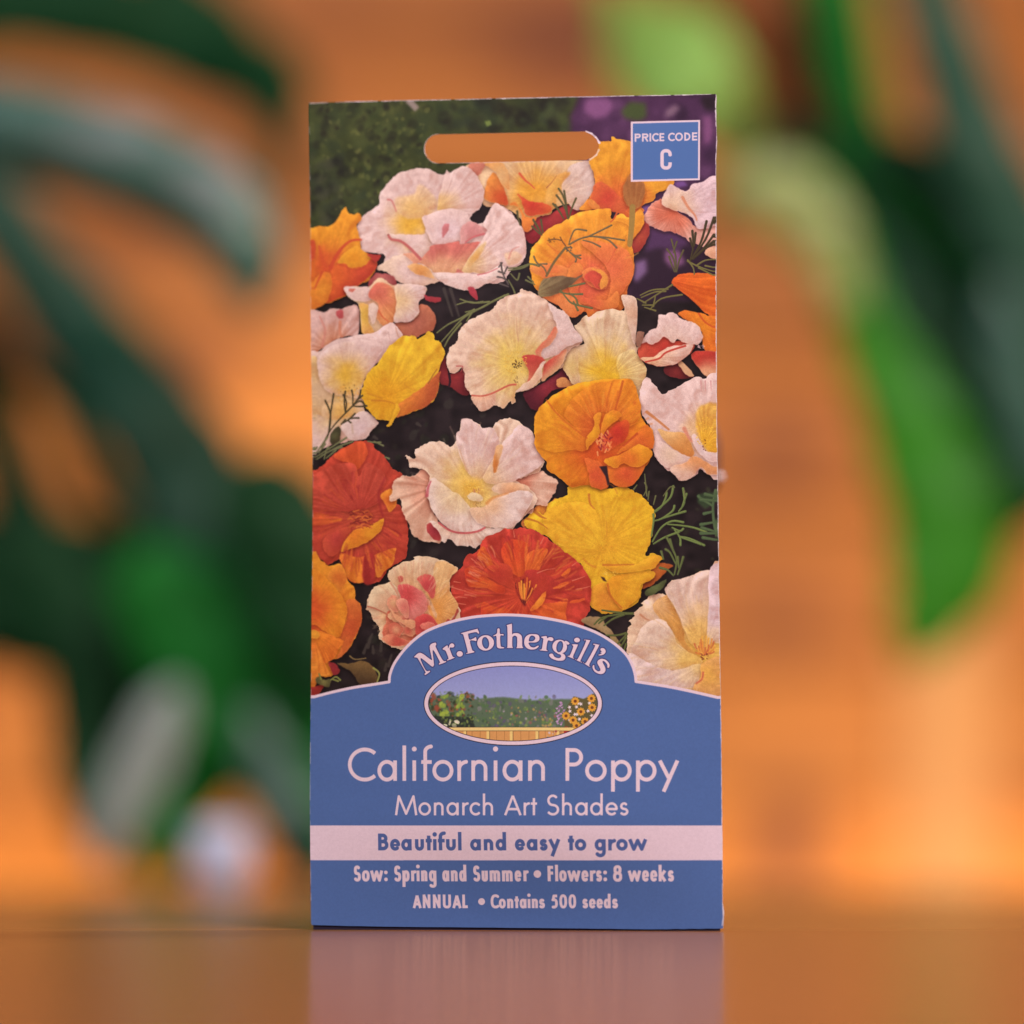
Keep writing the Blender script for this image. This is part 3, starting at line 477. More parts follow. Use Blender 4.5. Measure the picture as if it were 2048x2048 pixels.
    petal('E 1690,780 1780,700 1932,690 1980,800 1950,900 1800,830', (188,58,44), (196,68,46), rim=.1, sh=.2)
    petal('E 1700,1040 1800,1080 1932,1100 1990,1200 1720,1240', (212,82,40), (200,62,38), rim=.25, sh=.25); petal('F 200,1130 300,1060 430,1040 545,1005 530,1100 510,1230 200,1230', (206,70,38), (218,96,44), streak=.16, c='F 140,960', rim=.3, sh=.2)
    petal('F 160,760 300,750 480,880 420,960 330,1000 250,1020 200,900', (190,60,44), (180,54,46), rim=.05, sh=.1)
    petal('F 200,1120 270,1020 350,930 330,1030 280,1090', (234,132,46), (224,108,42), rim=.3, sh=.4); petal('F 490,790 560,720 570,740 540,810', (224,100,42), rim=.3, sh=.1); petal('F 410,910 480,870 550,850 540,880 470,910', (222,98,44), rim=.3, sh=.1)
    petal('F 570,1030 690,1000 690,1020 600,1050', (216,84,42), rim=.3, sh=.1)
    for s in ('F 270,770 350,740 430,730','F 590,840 650,820 700,800','F 620,920 700,905 750,890','F 590,700 630,670','F 300,500 330,440','F 60,440 50,380','E 1420,900 1480,920 1545,935','E 1450,1000 1490,990 1560,1000','E 1480,1050 1550,1060','E 1440,850 1500,860','E 1600,640 1650,680'):
        line(s, (222,116,92), 2.4, 1, .75)
    r = np.random.RandomState(21); flat(rd('F 90,850 150,800 215,850 240,930 200,1020 130,1000 85,930'), (150,44,34), .8, 3)
    for k in range(34):
        x = r.uniform(80, 245); y = 820+abs(x-150)*.5+r.uniform(-15, 90); q = (x-150)*.25
        line('F %.0f,%.0f %.0f,%.0f %.0f,%.0f' % (152+(x-150)*.35, 1030+r.uniform(-20,20), x-q*.2+r.uniform(-8,8), (y+1020)/2, x+q, y), [(236,146,50),(214,96,44),(228,124,50),(170,54,38),(120,34,32)][r.randint(5)], 2.2, 3.2, .95)
    flat(rd('F 120,1010 160,1020 165,1080 140,1060'), (90,24,30), .9, 2)
    rays('F 130,960', 126, 124, 0, 180, 110, [(222,110,54),(158,46,42),(206,62,40),(228,118,52),(158,40,40)], 61, .5, .93, 5, .55)
    rays('F 130,960', 112, 60, 180, 360, 30, [(214,92,44),(150,34,38),(228,118,52)], 62, .4, .9, 5, .5)
    rays('F 130,960', 120, 118, 100, 185, 26, [(236,150,120),(230,130,100)], 63, .78, .95, 2, .6)
    # pink rose-like bloom
    petal('E 620,1100 630,1040 660,960 700,900 850,850 820,800 850,740 950,680 1060,650 1070,620 1190,620 1330,650 1430,700 1475,730 1400,820 1400,900 1430,1000 1480,1080 1495,1150 1490,1260 1200,1420 1000,1450 930,1470 830,1430 750,1370 740,1270 680,1180 660,1120',
          (224,146,96), (224,178,148), 'E 1060,1080', 430, .13, rim=.45, ruf=1.8, freq=34)
    petal('E 1150,900 1220,950 1260,700 1330,660 1470,735 1400,830 1410,950 1480,1080 1400,1200 1260,1260 1280,1150 1210,1000', (222,140,72), (226,166,116), 'E 1260,1100', 330, .1, rim=.3, sh=.15)
    petal('E 640,1060 700,910 850,860 930,950 1000,1150 900,1180 800,1120 700,1100', (224,162,130), (226,184,152), streak=.06, rim=.3, sh=.2)
    petal('E 800,1230 830,1120 900,1150 1000,1250 1080,1290 1100,1340 1030,1400 900,1390 780,1350', (222,142,108), (204,98,76), streak=.1, rim=.45, sh=.25, ruf=2)
    for i, (x, y, w, h, ca, cb) in enumerate(((900,1160,70,60,(222,130,100),(232,170,130)),(1000,1210,80,50,(210,96,84),(228,140,112)),(1100,1150,60,70,(204,80,80),(226,130,116)),(1010,1300,90,46,(206,90,74),(230,160,124)),(900,1290,70,60,(224,144,110),(206,100,80)),(1160,1060,50,80,(212,96,88),(230,150,120)),(880,1050,60,70,(228,160,120),(218,128,104)))):
        petal('E %d,%d %d,%d %d,%d %d,%d %d,%d %d,%d' % (x-w, y, x-w*.5, y-h, x+w*.4, y-h*.9, x+w, y-h*.1, x+w*.5, y+h, x-w*.5, y+h*.8), ca, cb, streak=.1, rim=.45, sh=.35, ruf=2)
    petal('E 770,1370 860,1330 1000,1390 1060,1400 960,1440 840,1430', (196,78,66), (222,130,100), rim=.4, sh=.2)
    petal('E 930,950 930,880 1000,870 1080,900 1150,950 1190,1010 1170,1130 1060,1210 1000,1150', (206,74,74), (224,126,118), 'E 1000,960', 230, .1, rim=.2, sh=.3)
    petal('E 1100,830 1160,785 1250,800 1270,930 1240,1010 1180,930', (196,66,70), (212,92,84), rim=.15, sh=.2); petal('E 930,800 975,810 965,850 930,850', (204,92,80), rim=0, sh=.05)
    petal('E 950,1000 1000,1020 1025,1090 1010,1180 960,1150 900,1040', (218,112,100), (226,140,118), rim=.4, sh=.3)
    petal('E 1060,1210 1160,1145 1250,1180 1285,1240 1260,1290 1100,1340 1080,1280', (186,52,58), (206,80,74), rim=.3, sh=.3); petal('E 1130,1240 1200,1220 1265,1240 1230,1290 1150,1290', (216,110,96), rim=.35, sh=.2)
    petal('E 840,1080 900,1150 960,1190 1060,1200 1080,1270 1000,1260 900,1190', (224,146,110), rim=.4, sh=.3, ruf=2); line('E 640,1075 720,1100 820,1150', (176,84,66), 3, 2, .8); line('E 850,860 900,930 930,1000', (200,112,90), 3, 3, .6, 1)
    petal('E 1365,1250 1375,1190 1420,1200 1470,1100 1480,1130 1420,1250', (170,70,60), rim=0, sh=.1); line('E 1210,1080 1240,1160 1290,1210', (226,130,60), 6, 3, .6, 1.5)
    # pale bloom, bottom right
    petal('F 1925,735 1840,735 1740,760 1650,800 1500,840 1440,920 1450,970 1400,955 1300,980 1220,1040 1230,1070 1150,1130 1160,1160 1100,1210 1130,1240 1090,1300 1090,1420 1080,1480 1130,1560 1180,1780 1930,1920',
          (230,166,72), (226,178,152), 'F 1790,1500', 560, .1, rim=.3, ruf=1.8)
    petal('F 1450,970 1500,1000 1530,1100 1600,1280 1620,1400 1740,1540 1620,1480 1500,1300 1400,1200 1320,1060', (222,160,110), (210,140,72), 'F 1350,1050', 260, .1, rim=.1, sh=.15)
    petal('F 1450,960 1440,900 1500,840 1650,800 1740,760 1840,735 1930,740 1930,1100 1850,1300 1790,1500 1650,1380 1560,1150', (228,166,86), (220,176,164), 'F 1760,1400', 470, .1, rim=.25, sh=.25)
    petal('F 1840,740 1930,735 1930,1350 1870,1400 1810,1460 1830,1100', (222,172,110), (219,178,184), 'F 1790,1500', 350, .08, rim=.2, sh=.2)
    petal('F 1170,1380 1240,1250 1350,1190 1430,1210 1500,1300 1560,1430 1740,1540 1760,1600 1600,1650 1400,1650 1200,1560 1120,1500', (229,172,92), (222,180,164), 'F 1720,1560', 430, .06, rim=.3, sh=.3)
    petal('F 1100,1500 1300,1600 1500,1660 1760,1600 1750,1700 1700,1820 1400,1790 1180,1740', (226,176,118), (220,180,176), 'F 1760,1600', 360, .06, rim=.15, sh=.15)
    petal('F 1760,1610 1860,1550 1930,1570 1930,1890 1690,1840 1760,1720', (228,158,76), (220,150,90), rim=.2, sh=.3); line('F 1780,1680 1770,1740 1720,1780', (196,84,70), 4, 3, .8, 1)
    line('F 1210,1150 1260,1190 1290,1200', (186,110,80), 4, 2, .7, 1); line('F 1200,1445 1300,1455 1380,1480', (206,150,120), 3, 2, .7, 1)
    r = np.random.RandomState(9)
    for i in range(30):
        a = math.radians(r.uniform(190, 350)); l = r.uniform(60, 190); line('F 1790,1520 %.0f,%.0f %.0f,%.0f' % (1790+math.cos(a)*l*.5, 1520+math.sin(a)*l*.6, 1790+math.cos(a)*l*.62, 1520+math.sin(a)*l), [(232,160,70),(222,130,60),(200,96,60)][r.randint(3)], 2, 3, .9)
    dots('F 1790,1520', 14, 16, 12, (120,50,40), 1.5, 3)
    petal('F 670,1210 740,1170 850,1180 900,1250 970,1330 1010,1400 900,1330 800,1280', (168,134,96), (150,116,84), rim=.3); petal('F 930,1350 1000,1370 1040,1460 980,1430', (150,120,80), rim=.2)
    rays('F 1790,1500', 150, 150, 90, 260, 60, [(206,150,120),(232,196,160),(214,160,110)], 67, .4, .98, 4, .35)
    rays('F 880,560', 108, 112, 20, 200, 46, [(214,136,34),(238,180,60)], 68, .4, .95, 4, .35)
    rays('C 1600,1830', 132, 136, 20, 190, 50, [(206,156,140),(234,200,180),(214,160,130)], 69, .4, .95, 4, .3)
    rays('D 70,680', 120, 136, 40, 230, 44, [(206,156,130),(234,200,170)], 70, .4, .95, 4, .3)
    rays('E 1080,1150', 92, 108, 30, 200, 50, [(206,140,104),(236,190,150),(200,120,100)], 71, .5, .97, 3.5, .45)
    rays('D 890,830', 84, 132, 50, 130, 30, [(206,160,110),(234,196,150)], 72, .4, .95, 4, .3)
    rays('B 740,1750', 112, 128, 20, 170, 40, [(212,100,46),(238,156,66)], 73, .4, .95, 4, .35)
    # buds and feathery leaves
    petal('B 1040,940 1050,870 1110,770 1130,840 1230,850 1240,950 1210,1060 1150,1095 1090,1070 1050,1010', (186,118,64), (160,96,54), streak=.12, c='B 1140,1250', rim=.1)
    line('B 1130,1080 1125,1250 1110,1430', (156,116,60), 12, 10, 1, .6)
    leafy('B 540,1190 500,1070 430,970|B 540,1190 520,1050 500,930|B 540,1190 500,1000 450,910|B 550,1180 570,1100 610,1000|B 500,1190 450,1110 400,1050|B 480,1150 440,1090 420,1060', (84,74,46), 4.2, (120,110,70))
    leafy('B 300,1340 260,1270 220,1200|B 300,1340 270,1280 240,1230|B 310,1320 300,1260 290,1200|B 100,1250 80,1180 70,1120|B 280,1330 240,1290 210,1260', (92,80,50), 4.5)
    line('B 350,1720 420,1590 520,1460', (118,92,58), 5, 5); leafy('B 550,1430 640,1380 740,1350 940,1250|B 560,1430 700,1360 860,1360 1060,1390|B 740,1350 860,1370 930,1400 990,1460|B 550,1430 570,1360 610,1290 710,1300|B 680,1390 760,1410 840,1450|B 540,1480 600,1530 660,1530|B 560,1500 620,1540 660,1560|B 580,1520 620,1560 615,1590|B 350,1700 320,1640 260,1600 230,1540|B 290,1610 350,1610', (94,78,54), 3.6, (160,136,104))
    line('B 520,1440 490,1400 470,1360 480,1390 430,1380 370,1390', (110,70,44), 2.4, 2); dots('B 550,1460', 16, 12, 9, (96,80,66), 2, 4); dots('B 390,1380', 14, 16, 8, (120,80,44), 1.5, 3)
    petal('B 270,1860 330,1750 480,1720 600,1740 690,1700 620,1770 520,1850 380,1910 290,1910', (146,120,84), (110,84,62), streak=.14, c='B 200,1900', rim=.15, sh=.35)
    leafy('B 0,1650 100,1640 200,1610 280,1630|B 0,1670 120,1650 180,1620|B 20,1700 80,1760 100,1700|B 230,1780 180,1730|B 240,1800 160,1760|B 0,1760 40,1830 60,1880|B 470,1870 560,1890 680,1890|B 560,1880 620,1930 640,1990|B 480,1850 540,1932 600,1980 770,2020|B 600,1960 640,2040|B 640,1800 560,1820 700,1790', (96,92,60), 4.2, (136,126,84))
    leafy('A 1840,1640 1870,1600|A 1932,1800 1880,1700 1860,1600|A 1930,1780 1880,1740 1830,1730|A 1900,1700 1840,1680|A 1932,1820 1850,1790|A 1890,1700 1920,1640', (92,76,74), 4)
    leafy('B 1660,1580 1690,1440 1680,1300|B 1660,1580 1760,1400 1810,1210|B 1670,1560 1800,1380 1880,1170|B 1680,1560 1800,1440 1905,1290|B 1690,1560 1820,1440 1900,1370|B 1700,1550 1800,1460 1880,1420|B 1690,1480 1660,1370|B 1700,1440 1710,1320', (62,50,34), 5, (96,80,56))
    leafy('B 1530,1680 1530,1540 1490,1380|B 1530,1680 1510,1560 1450,1470|B 1540,1680 1560,1580 1600,1480|B 1520,1680 1490,1600 1470,1540|B 1510,1500 1540,1400', (84,72,50), 4, (124,110,66))
    leafy('B 1905,1560 1800,1570 1720,1620|B 1905,1680 1800,1650 1720,1620 1640,1580|B 1905,1720 1820,1680 1740,1640|B 1700,1700 1690,1640 1640,1570|B 1905,1640 1800,1620|D 1210,60 1320,10 1460,0|D 1220,80 1340,30 1440,20|D 1240,130 1350,60 1500,-40|D 1300,190 1400,90 1590,50|D 1230,150 1330,150|D 1250,170 1350,200|D 1350,60 1330,160|D 1180,90 1260,130', (104,92,54), 4, (140,128,74))
    leafy('C 1280,405 1380,330 1500,270 1620,190|C 1320,490 1400,400 1500,290 1600,220 1900,60|C 1350,530 1400,440 1500,320|C 1540,215 1680,180 1800,110 1932,50|C 1450,150 1560,120 1640,130 1760,120|C 1490,95 1600,130 1700,120|C 1550,300 1600,220', (104,100,64), 4.2, (150,146,96))
    leafy('C 200,1450 270,1330 290,1150 240,1020|C 270,1330 290,1150 320,960|C 200,1450 300,1280 440,1130 560,1030 620,1075|C 430,1140 420,1040 430,940|C 430,1140 440,1040 410,970|C 500,1070 500,980 490,930|C 500,1070 560,990 575,930|C 530,1030 590,980|C 500,1075 560,1080 630,1075|C 390,1240 460,1200 520,1145|C 460,1195 510,1185 555,1185|C 450,1205 480,1225|C 390,1240 430,1200', (76,64,44), 4.0)
    petal('C 280,1380 310,1300 370,1260 390,1330 370,1400 300,1420', (92,84,56), (70,62,44), rim=.15, sh=.3)
    leafy('C 150,1540 250,1480 350,1420 440,1365|C 160,1560 260,1500 380,1440 500,1400|C 140,1520 200,1440 260,1360|C 130,1500 160,1450|C 200,1530 300,1480 400,1450|C 180,1500 240,1420|C 230,1560 250,1480 270,1450|C 250,1550 340,1480|C 700,1400 740,1420 785,1440|C 640,1400 700,1410 760,1410|C 115,1270 140,1180|C 800,1545 840,1560', (104,100,70), 4.0, (146,140,100))
    leafy('F 1340,210 1400,160 1440,80 1450,30|F 1340,200 1430,130 1490,60 1510,-30|F 1330,290 1400,270 1500,200 1520,150|F 1400,270 1520,230 1620,200|F 1320,480 1400,350 1500,290 1600,300|F 1560,200 1610,120 1600,-10|F 1590,160 1630,40|F 1460,320 1580,330 1700,350 1810,390|F 1500,350 1570,380 1600,360|F 1520,370 1570,440 1575,510|F 1330,500 1430,440 1560,390|F 1560,430 1660,450 1790,510|F 1580,440 1700,480 1760,500|F 1310,430 1330,300 1330,230', (98,108,62), 5, (152,160,88))
    leafy('F 1520,780 1540,650 1500,540 1450,440|F 1530,680 1480,580 1440,550|F 1510,560 1480,460|F 1550,780 1580,690 1600,620|F 1560,720 1550,620|F 1510,790 1460,740 1390,720|F 1420,640 1400,570', (88,92,56), 5.4, (130,134,76))
    petal('F 1250,950 1300,900 1380,860 1450,820 1420,890 1360,950 1280,980', (100,104,64), (80,80,50), rim=.25)
    leafy('F 860,1110 1000,1130 1140,1140|F 790,1240 860,1180 1000,1150 1140,1140|F 880,1250 960,1190 1060,1150|F 830,1230 900,1170|F 900,1340 1000,1340 1080,1320|F 1000,1420 1060,1360 1085,1330|F 1020,1460 1060,1400 1080,1360|F 1060,1480 1080,1420', (84,86,50), 5, (124,124,72))
    flat(rd('F 1730,40 1900,20 1910,100 1800,180 1730,120'), (58,70,48), .9, 3)
    leafy('F 1890,0 1870,150 1880,300 1915,470|F 1870,150 1760,80 1740,60|F 1870,200 1790,220|F 1870,300 1760,320|F 1880,380 1770,350|F 1900,460 1780,440|F 1890,60 1800,40|F 1905,100 1760,90|F 1890,400 1760,400', (76,90,62), 7, (100,112,76))
    leafy('F 1240,60 1270,-10 1250,-60|D 1250,1700 1270,1900|D 1420,1900 1480,1820 1520,1820|D 1620,1900 1610,1850|F 1330,140 1350,60|F 1280,100 1290,20|D 1180,1800 1150,1840', (96,92,60), 3.4, (140,136,84))
    petal('E 345,1590 450,1600 560,1575 640,1590 720,1680 725,1760 650,1800 560,1790 500,1690 420,1640', (118,86,52), (84,60,40), lin='E 600,1600 560,1780', rim=.3)
    line('E 690,1640 745,1690 725,1770', (150,142,76), 4, 3, .9); line('E 470,1530 520,1560 620,1550', (128,100,64), 3, 2)
    petal('E 150,1770 170,1720 230,1750 290,1740 280,1810 220,1800', (126,112,66), (90,80,50), rim=.25); leafy('E 290,1750 340,1720 380,1750|E 300,1740 360,1760|E 180,1690 200,1740', (124,120,64), 4)
    for s in ('E 640,1450 660,1370 680,1330','E 600,1500 630,1420','E 760,1480 765,1400','E 690,1500 685,1440','E 830,1620 860,1520','E 800,1660 810,1600','C 1100,1240 1130,1260','C 700,1360 730,1380','C 1340,0 1420,250','C 1400,0 1480,250'):
        line(s, (74,62,58), 7, 4, .8, 1.5)
    # the picture's own contrast
    CV[:] = np.clip(CV, 0, 1); CV[:] = CV*(1-.16)+.16*(CV*CV*(3-2*CV)); lum = CV.mean(-1, keepdims=True); CV[:] = np.clip(CV*.93+lum*.07, 0, 1)
    # paper grain of the print
    g = np.random.RandomState(3).rand(THH, TW).astype(np.float32)
    CV[:] *= (1+(g-.5)*.10+(NZ[2.0]-.5)*.07)[...,None]
INK = (80,101,157); PAPER = (226,190,206)
def ell(cx, cy, rx, ry, a0, a1, n=40, e=2.0):
    a = np.radians(np.linspace(a0, a1, n)); c, s = np.cos(a), np.sin(a)
    return np.stack([cx+rx*np.sign(c)*np.abs(c)**(2/e), cy-ry*np.sign(s)*np.abs(s)**(2/e)], 1)
def glyph(ch, x0, x1, yb, yx, yc, ya, w, e=2.0):
    """sans letter drawn from pen strokes in tracing-sheet pixels: left, right, baseline, x-height, cap and ascender lines, pen width"""
    h = w/2; L = x0+h; R = x1-h; cx = (x0+x1)/2; X = yb-yx; o = X*.03; my = (yb+yx)/2; ry = X/2+o-h; rx = (R-L)/2; S = []
    def st(p, b=True): S.append((np.asarray(p, float), b))
    def ring(a, b, x=None, top=yx, bot=yb, a0=0, a1=360): st(ell((a+b)/2, (top+bot)/2, (b-a)/2, (bot-top)/2+o-h, a0, a1, 48, e), a1-a0 != 360)
    def arch(a, b, ytop=yx, up=True):
        r = (b-a)/2; q = min(r*1.05, X*.45)
        yc_ = (ytop-o+h+q); P = ell((a+b)/2, yc_, r, q, 168, 0, 24, e); st(np.vstack([P, [[b, yb]]]))
    if ch in 'o0': 
        if ch == '0': st(ell(cx, (yb+yc)/2, rx, (yb-yc)/2+o-h, 0, 360, 48, e), False)
        else: ring(L, R)
    elif ch in 'adgqbp':
        if ch in 'adgq': ring(L, R-h*.25); sx = R
        else: ring(L+h*.25, R); sx = L
        if ch == 'a': st([(sx, yx), (sx, yb)])
        if ch == 'd': st([(sx, ya), (sx, yb)])
        if ch == 'b': st([(sx, ya), (sx, yb)])
        if ch == 'p': st([(sx, yx), (sx, yb+X*.53)])
        if ch == 'g':
            yd = yb+X*.5; q = min(rx, X*.34); st(np.vstack([[(sx, yx)], ell((L+R)/2, yd-q-h*.2, (R-L)/2, q, 0, -150, 24, e)]))
    elif ch in 'nhmr':
        st([(L, ya if ch == 'h' else yx), (L, yb)])
        if ch in 'nh': arch(L, R)
        if ch == 'm': m = (L+R)/2; arch(L, m); arch(m, R)
        if ch == 'r':
            q = (x1-L)*.95; st(ell(L+q*.98, yx-o+h+q*.95, q, q*.95, 172, 92, 14))
    elif ch == 'u':
        q = min(rx*1.05, X*.45); st(np.vstack([[(L, yx)], ell((L+R)/2, yb+o-h-q, rx, q, 180, 360, 30, e), [(R, yx)]]))
    elif ch == 'U':
        q = min(rx*1.05, X*.6); st(np.vstack([[(L, yc)], ell((L+R)/2, yb+o-h-q, rx, q, 180, 360, 30, e), [(R, yc)]]))
    elif ch == 'i':
        st([(cx, yx), (cx, yb)]); r = max(w*.62, (x1-x0)/2); S.append((np.array([(cx, yc+r*.35), (cx+.1, yc+r*.35)]), 'dot', r*2))
    elif ch == 'l': st([(cx, ya), (cx, yb)])
    elif ch == 't': st([(cx, ya+(yx-ya)*.5), (cx, yb)]); st([(x0, yx+h*.8), (x1, yx+h*.8)])
    elif ch == 'f':
        sx = x0+(x1-x0)*.38; q = x1-sx; st(np.vstack([ell(sx+q, ya+q*.85-o+h*.6, q, q*.85-h*.2, 90, 180, 16), [(sx, yb)]])); st([(x0, yx+h*.8), (x1, yx+h*.8)])
    elif ch == 'e': S.append((np.array([(L, my+h*.12), (R+h*.5, my+h*.12)]), 'bar', w*(.62 if w > 28 else 1.0))); st(ell(cx, my, rx, ry, -4, 316, 44, e))
    elif ch in 'cC':
        if ch == 'C': st(ell(cx+(x1-x0)*.16, (yb+yc)/2, (x1-x0)*.66-h, (yb-yc)/2+o-h, 48, 312, 44, e))
        else: st(ell(cx+(x1-x0)*.08, my, (x1-x0)*.58-h, ry, 44, 316, 44, e))
    elif ch in 'sS':
        t = yx if ch == 's' else yc; H = yb-t; r1 = (H/2+2*o-h)/2+h*.02; q = (t-o+h+yb+o-h)/2; u1 = (q-(t-o+h))/2; 
        P = np.vstack([ell(cx, t-o+h+u1, rx*.86, u1, 35, 250, 24, e), ell(cx, yb+o-h-u1, rx, u1, 70, -150, 26, e)])
        st(P)
    elif ch == 'A': a = h*.9; ym = yb-(yb-yc)*.3; st([(x0+a, yb), (cx, yc+h*.7)], True); st([(x1-a, yb), (cx, yc+h*.7)], True); st([(x0+(cx-x0)*.3+a, ym), (x1-(x1-cx)*.3-a, ym)])
    elif ch == 'M': a = h*.8; q = (x1-x0)*.17; st([(x0+a, yb), (x0+q, yc+w*.6), (cx, yb-w*.6), (x1-q, yc+w*.6), (x1-a, yb)])
    elif ch == 'N': st([(L, yb), (L, yc)]); st([(R, yb), (R, yc)]); st([(L, yc), (R, yb)], False) if w < 5 else st([(L+h*.1, yc+h), (R-h*.1, yb-h)], True)
    elif ch == 'P': q = (yb-yc)*.56; st([(L, yb), (L, yc)]); r = (q-w)/2; st(np.vstack([[(L, yc+h)], ell(R-r*1.0, yc+h+r, r*1.0, r, 90, -90, 24), [(L, yc+h+2*r)]]))
    elif ch == 'R': q = (yb-yc)*.56; st([(L, yb), (L, yc)]); r = (q-w)/2; st(np.vstack([[(L, yc+h)], ell(R-r*1.1, yc+h+r, r, r, 90, -90, 20), [(L, yc+h+2*r)]])); st([(L+(R-L)*.45, yc+q-h), (R, yb)])
    elif ch == 'B':
        m = yc+(yb-yc)*.47; st([(L, yb), (L, yc)])
        for t, b, xr in ((yc+h, m, R-h*.5), (m, yb-h, R)): r = (b-t)/2; st(np.vstack([[(L, t)], ell(xr-r, t+r, r, r, 90, -90, 22), [(L, b)]]))
    elif ch == 'D': r = (yb-yc)/2-h; st([(L, yb), (L, yc)]); q = min(r, R-L); st(np.vstack([[(L, yc+h)], ell(R-q, yc+h+r, q, r, 90, -90, 30), [(L, yb-h)]]))
    elif ch == 'E': st([(L, yb), (L, yc)]); [st([(L, y), (x1-d, y)]) for y, d in ((yc+h, 0), ((yb+yc)/2, w*.2), (yb-h, 0))]
    elif ch == 'F': st([(L, yb), (L, yc)]); [st([(L, y), (x1-d, y)]) for y, d in ((yc+h, 0), ((yb+yc)/2-h*.3, 2))]
    elif ch == 'L': st([(L, yc), (L, yb)]); st([(L, yb-h), (x1, yb-h)])
    elif ch == 'I': st([(cx, yc), (cx, yb)])
    elif ch == 'O': st(ell(cx, (yb+yc)/2, rx, (yb-yc)/2+o-h, 0, 360, 48), False)
    elif ch == 'y': a = h*.9; ym = yb-X*.02; st([(x0+a, yx), (cx+(x1-x0)*.02, yb-X*.12)]); k = (cx-x1+a)/(yb-yx); st([(x1-a, yx), (x1-a+k*(X*1.53)*1.02, yb+X*.53)])
    elif ch == 'w': a = h*.85; q = (x1-x0)*.29; st([(x0+a, yx), (x0+q, yb-w*.35), (cx, yx+X*.12), (x1-q, yb-w*.35), (x1-a, yx)])
    elif ch == 'k': st([(L, ya), (L, yb)]); st([(L+h*.6, my+X*.03), (R-h*.1, yx)]); st([(L+h*.9, my-X*.02), (R, yb)])
    elif ch == ':': 
        for y in (yx+(x1-x0)/2, yb-(x1-x0)/2): S.append((np.array([(cx, y), (cx+.1, y)]), 'dot', x1-x0))
    elif ch == '8':
        H = yb-yc; t = H*.46; st(ell(cx, yc-o+h+(t-h)/2, rx*.82, (t-h)/2+o, 0, 360, 36, e), False); st(ell(cx, yb+o-h-(H-t-h)/2, rx, (H-t-h)/2+o*.5, 0, 360, 40, e), False)
    elif ch == '5':
        H = yb-yc; q = H*.27; st([(x1-h*.4, yc+h), (L+w*.5, yc+h), (L+w*.15, yc+H*.47)]); st(ell(L+(R-L)*.3, yb+o-h-H*.27, (R-L)*.7, H*.275, 112, -110, 30, e))
    return S
def setline(sheet, items, yb, yx, yc, ya, w, c, e=2.0, skew=0.0):
    x0, y0, k = CROP[sheet]; out = []
    for ch, a, b in items:
        for s in glyph(ch, a, b, yb, yx, yc, ya, w, e):
            P = s[0].copy(); P[:,1] += (P[:,0]-items[0][1])*skew
            if len(P) > 3 and s[1] not in ('dot', 'bar'):
                keep = np.concatenate([[True], np.hypot(*(P[1:]-P[:-1]).T) > .05]); P = P[keep]
            Q = to_tex(np.stack([x0+P[:,0]/k, y0+P[:,1]/k], 1))
            ww = (s[2] if s[1] in ('dot', 'bar') else w)/k*K
            if s[1] == 'dot': Q[1] = Q[0]+(.15, 0)
            strokes([(Q, ww, ww, s[1] is True or s[1] == 'bar')], c, 1, .15)
def Z(txt): 
    r = []
    for t in txt.split():
        a = t.split(','); r.append((a[0], float(a[1]), float(a[2])))
    return r
def serif(s, holes=()):
    P = smooth(rd(s), 4); return P
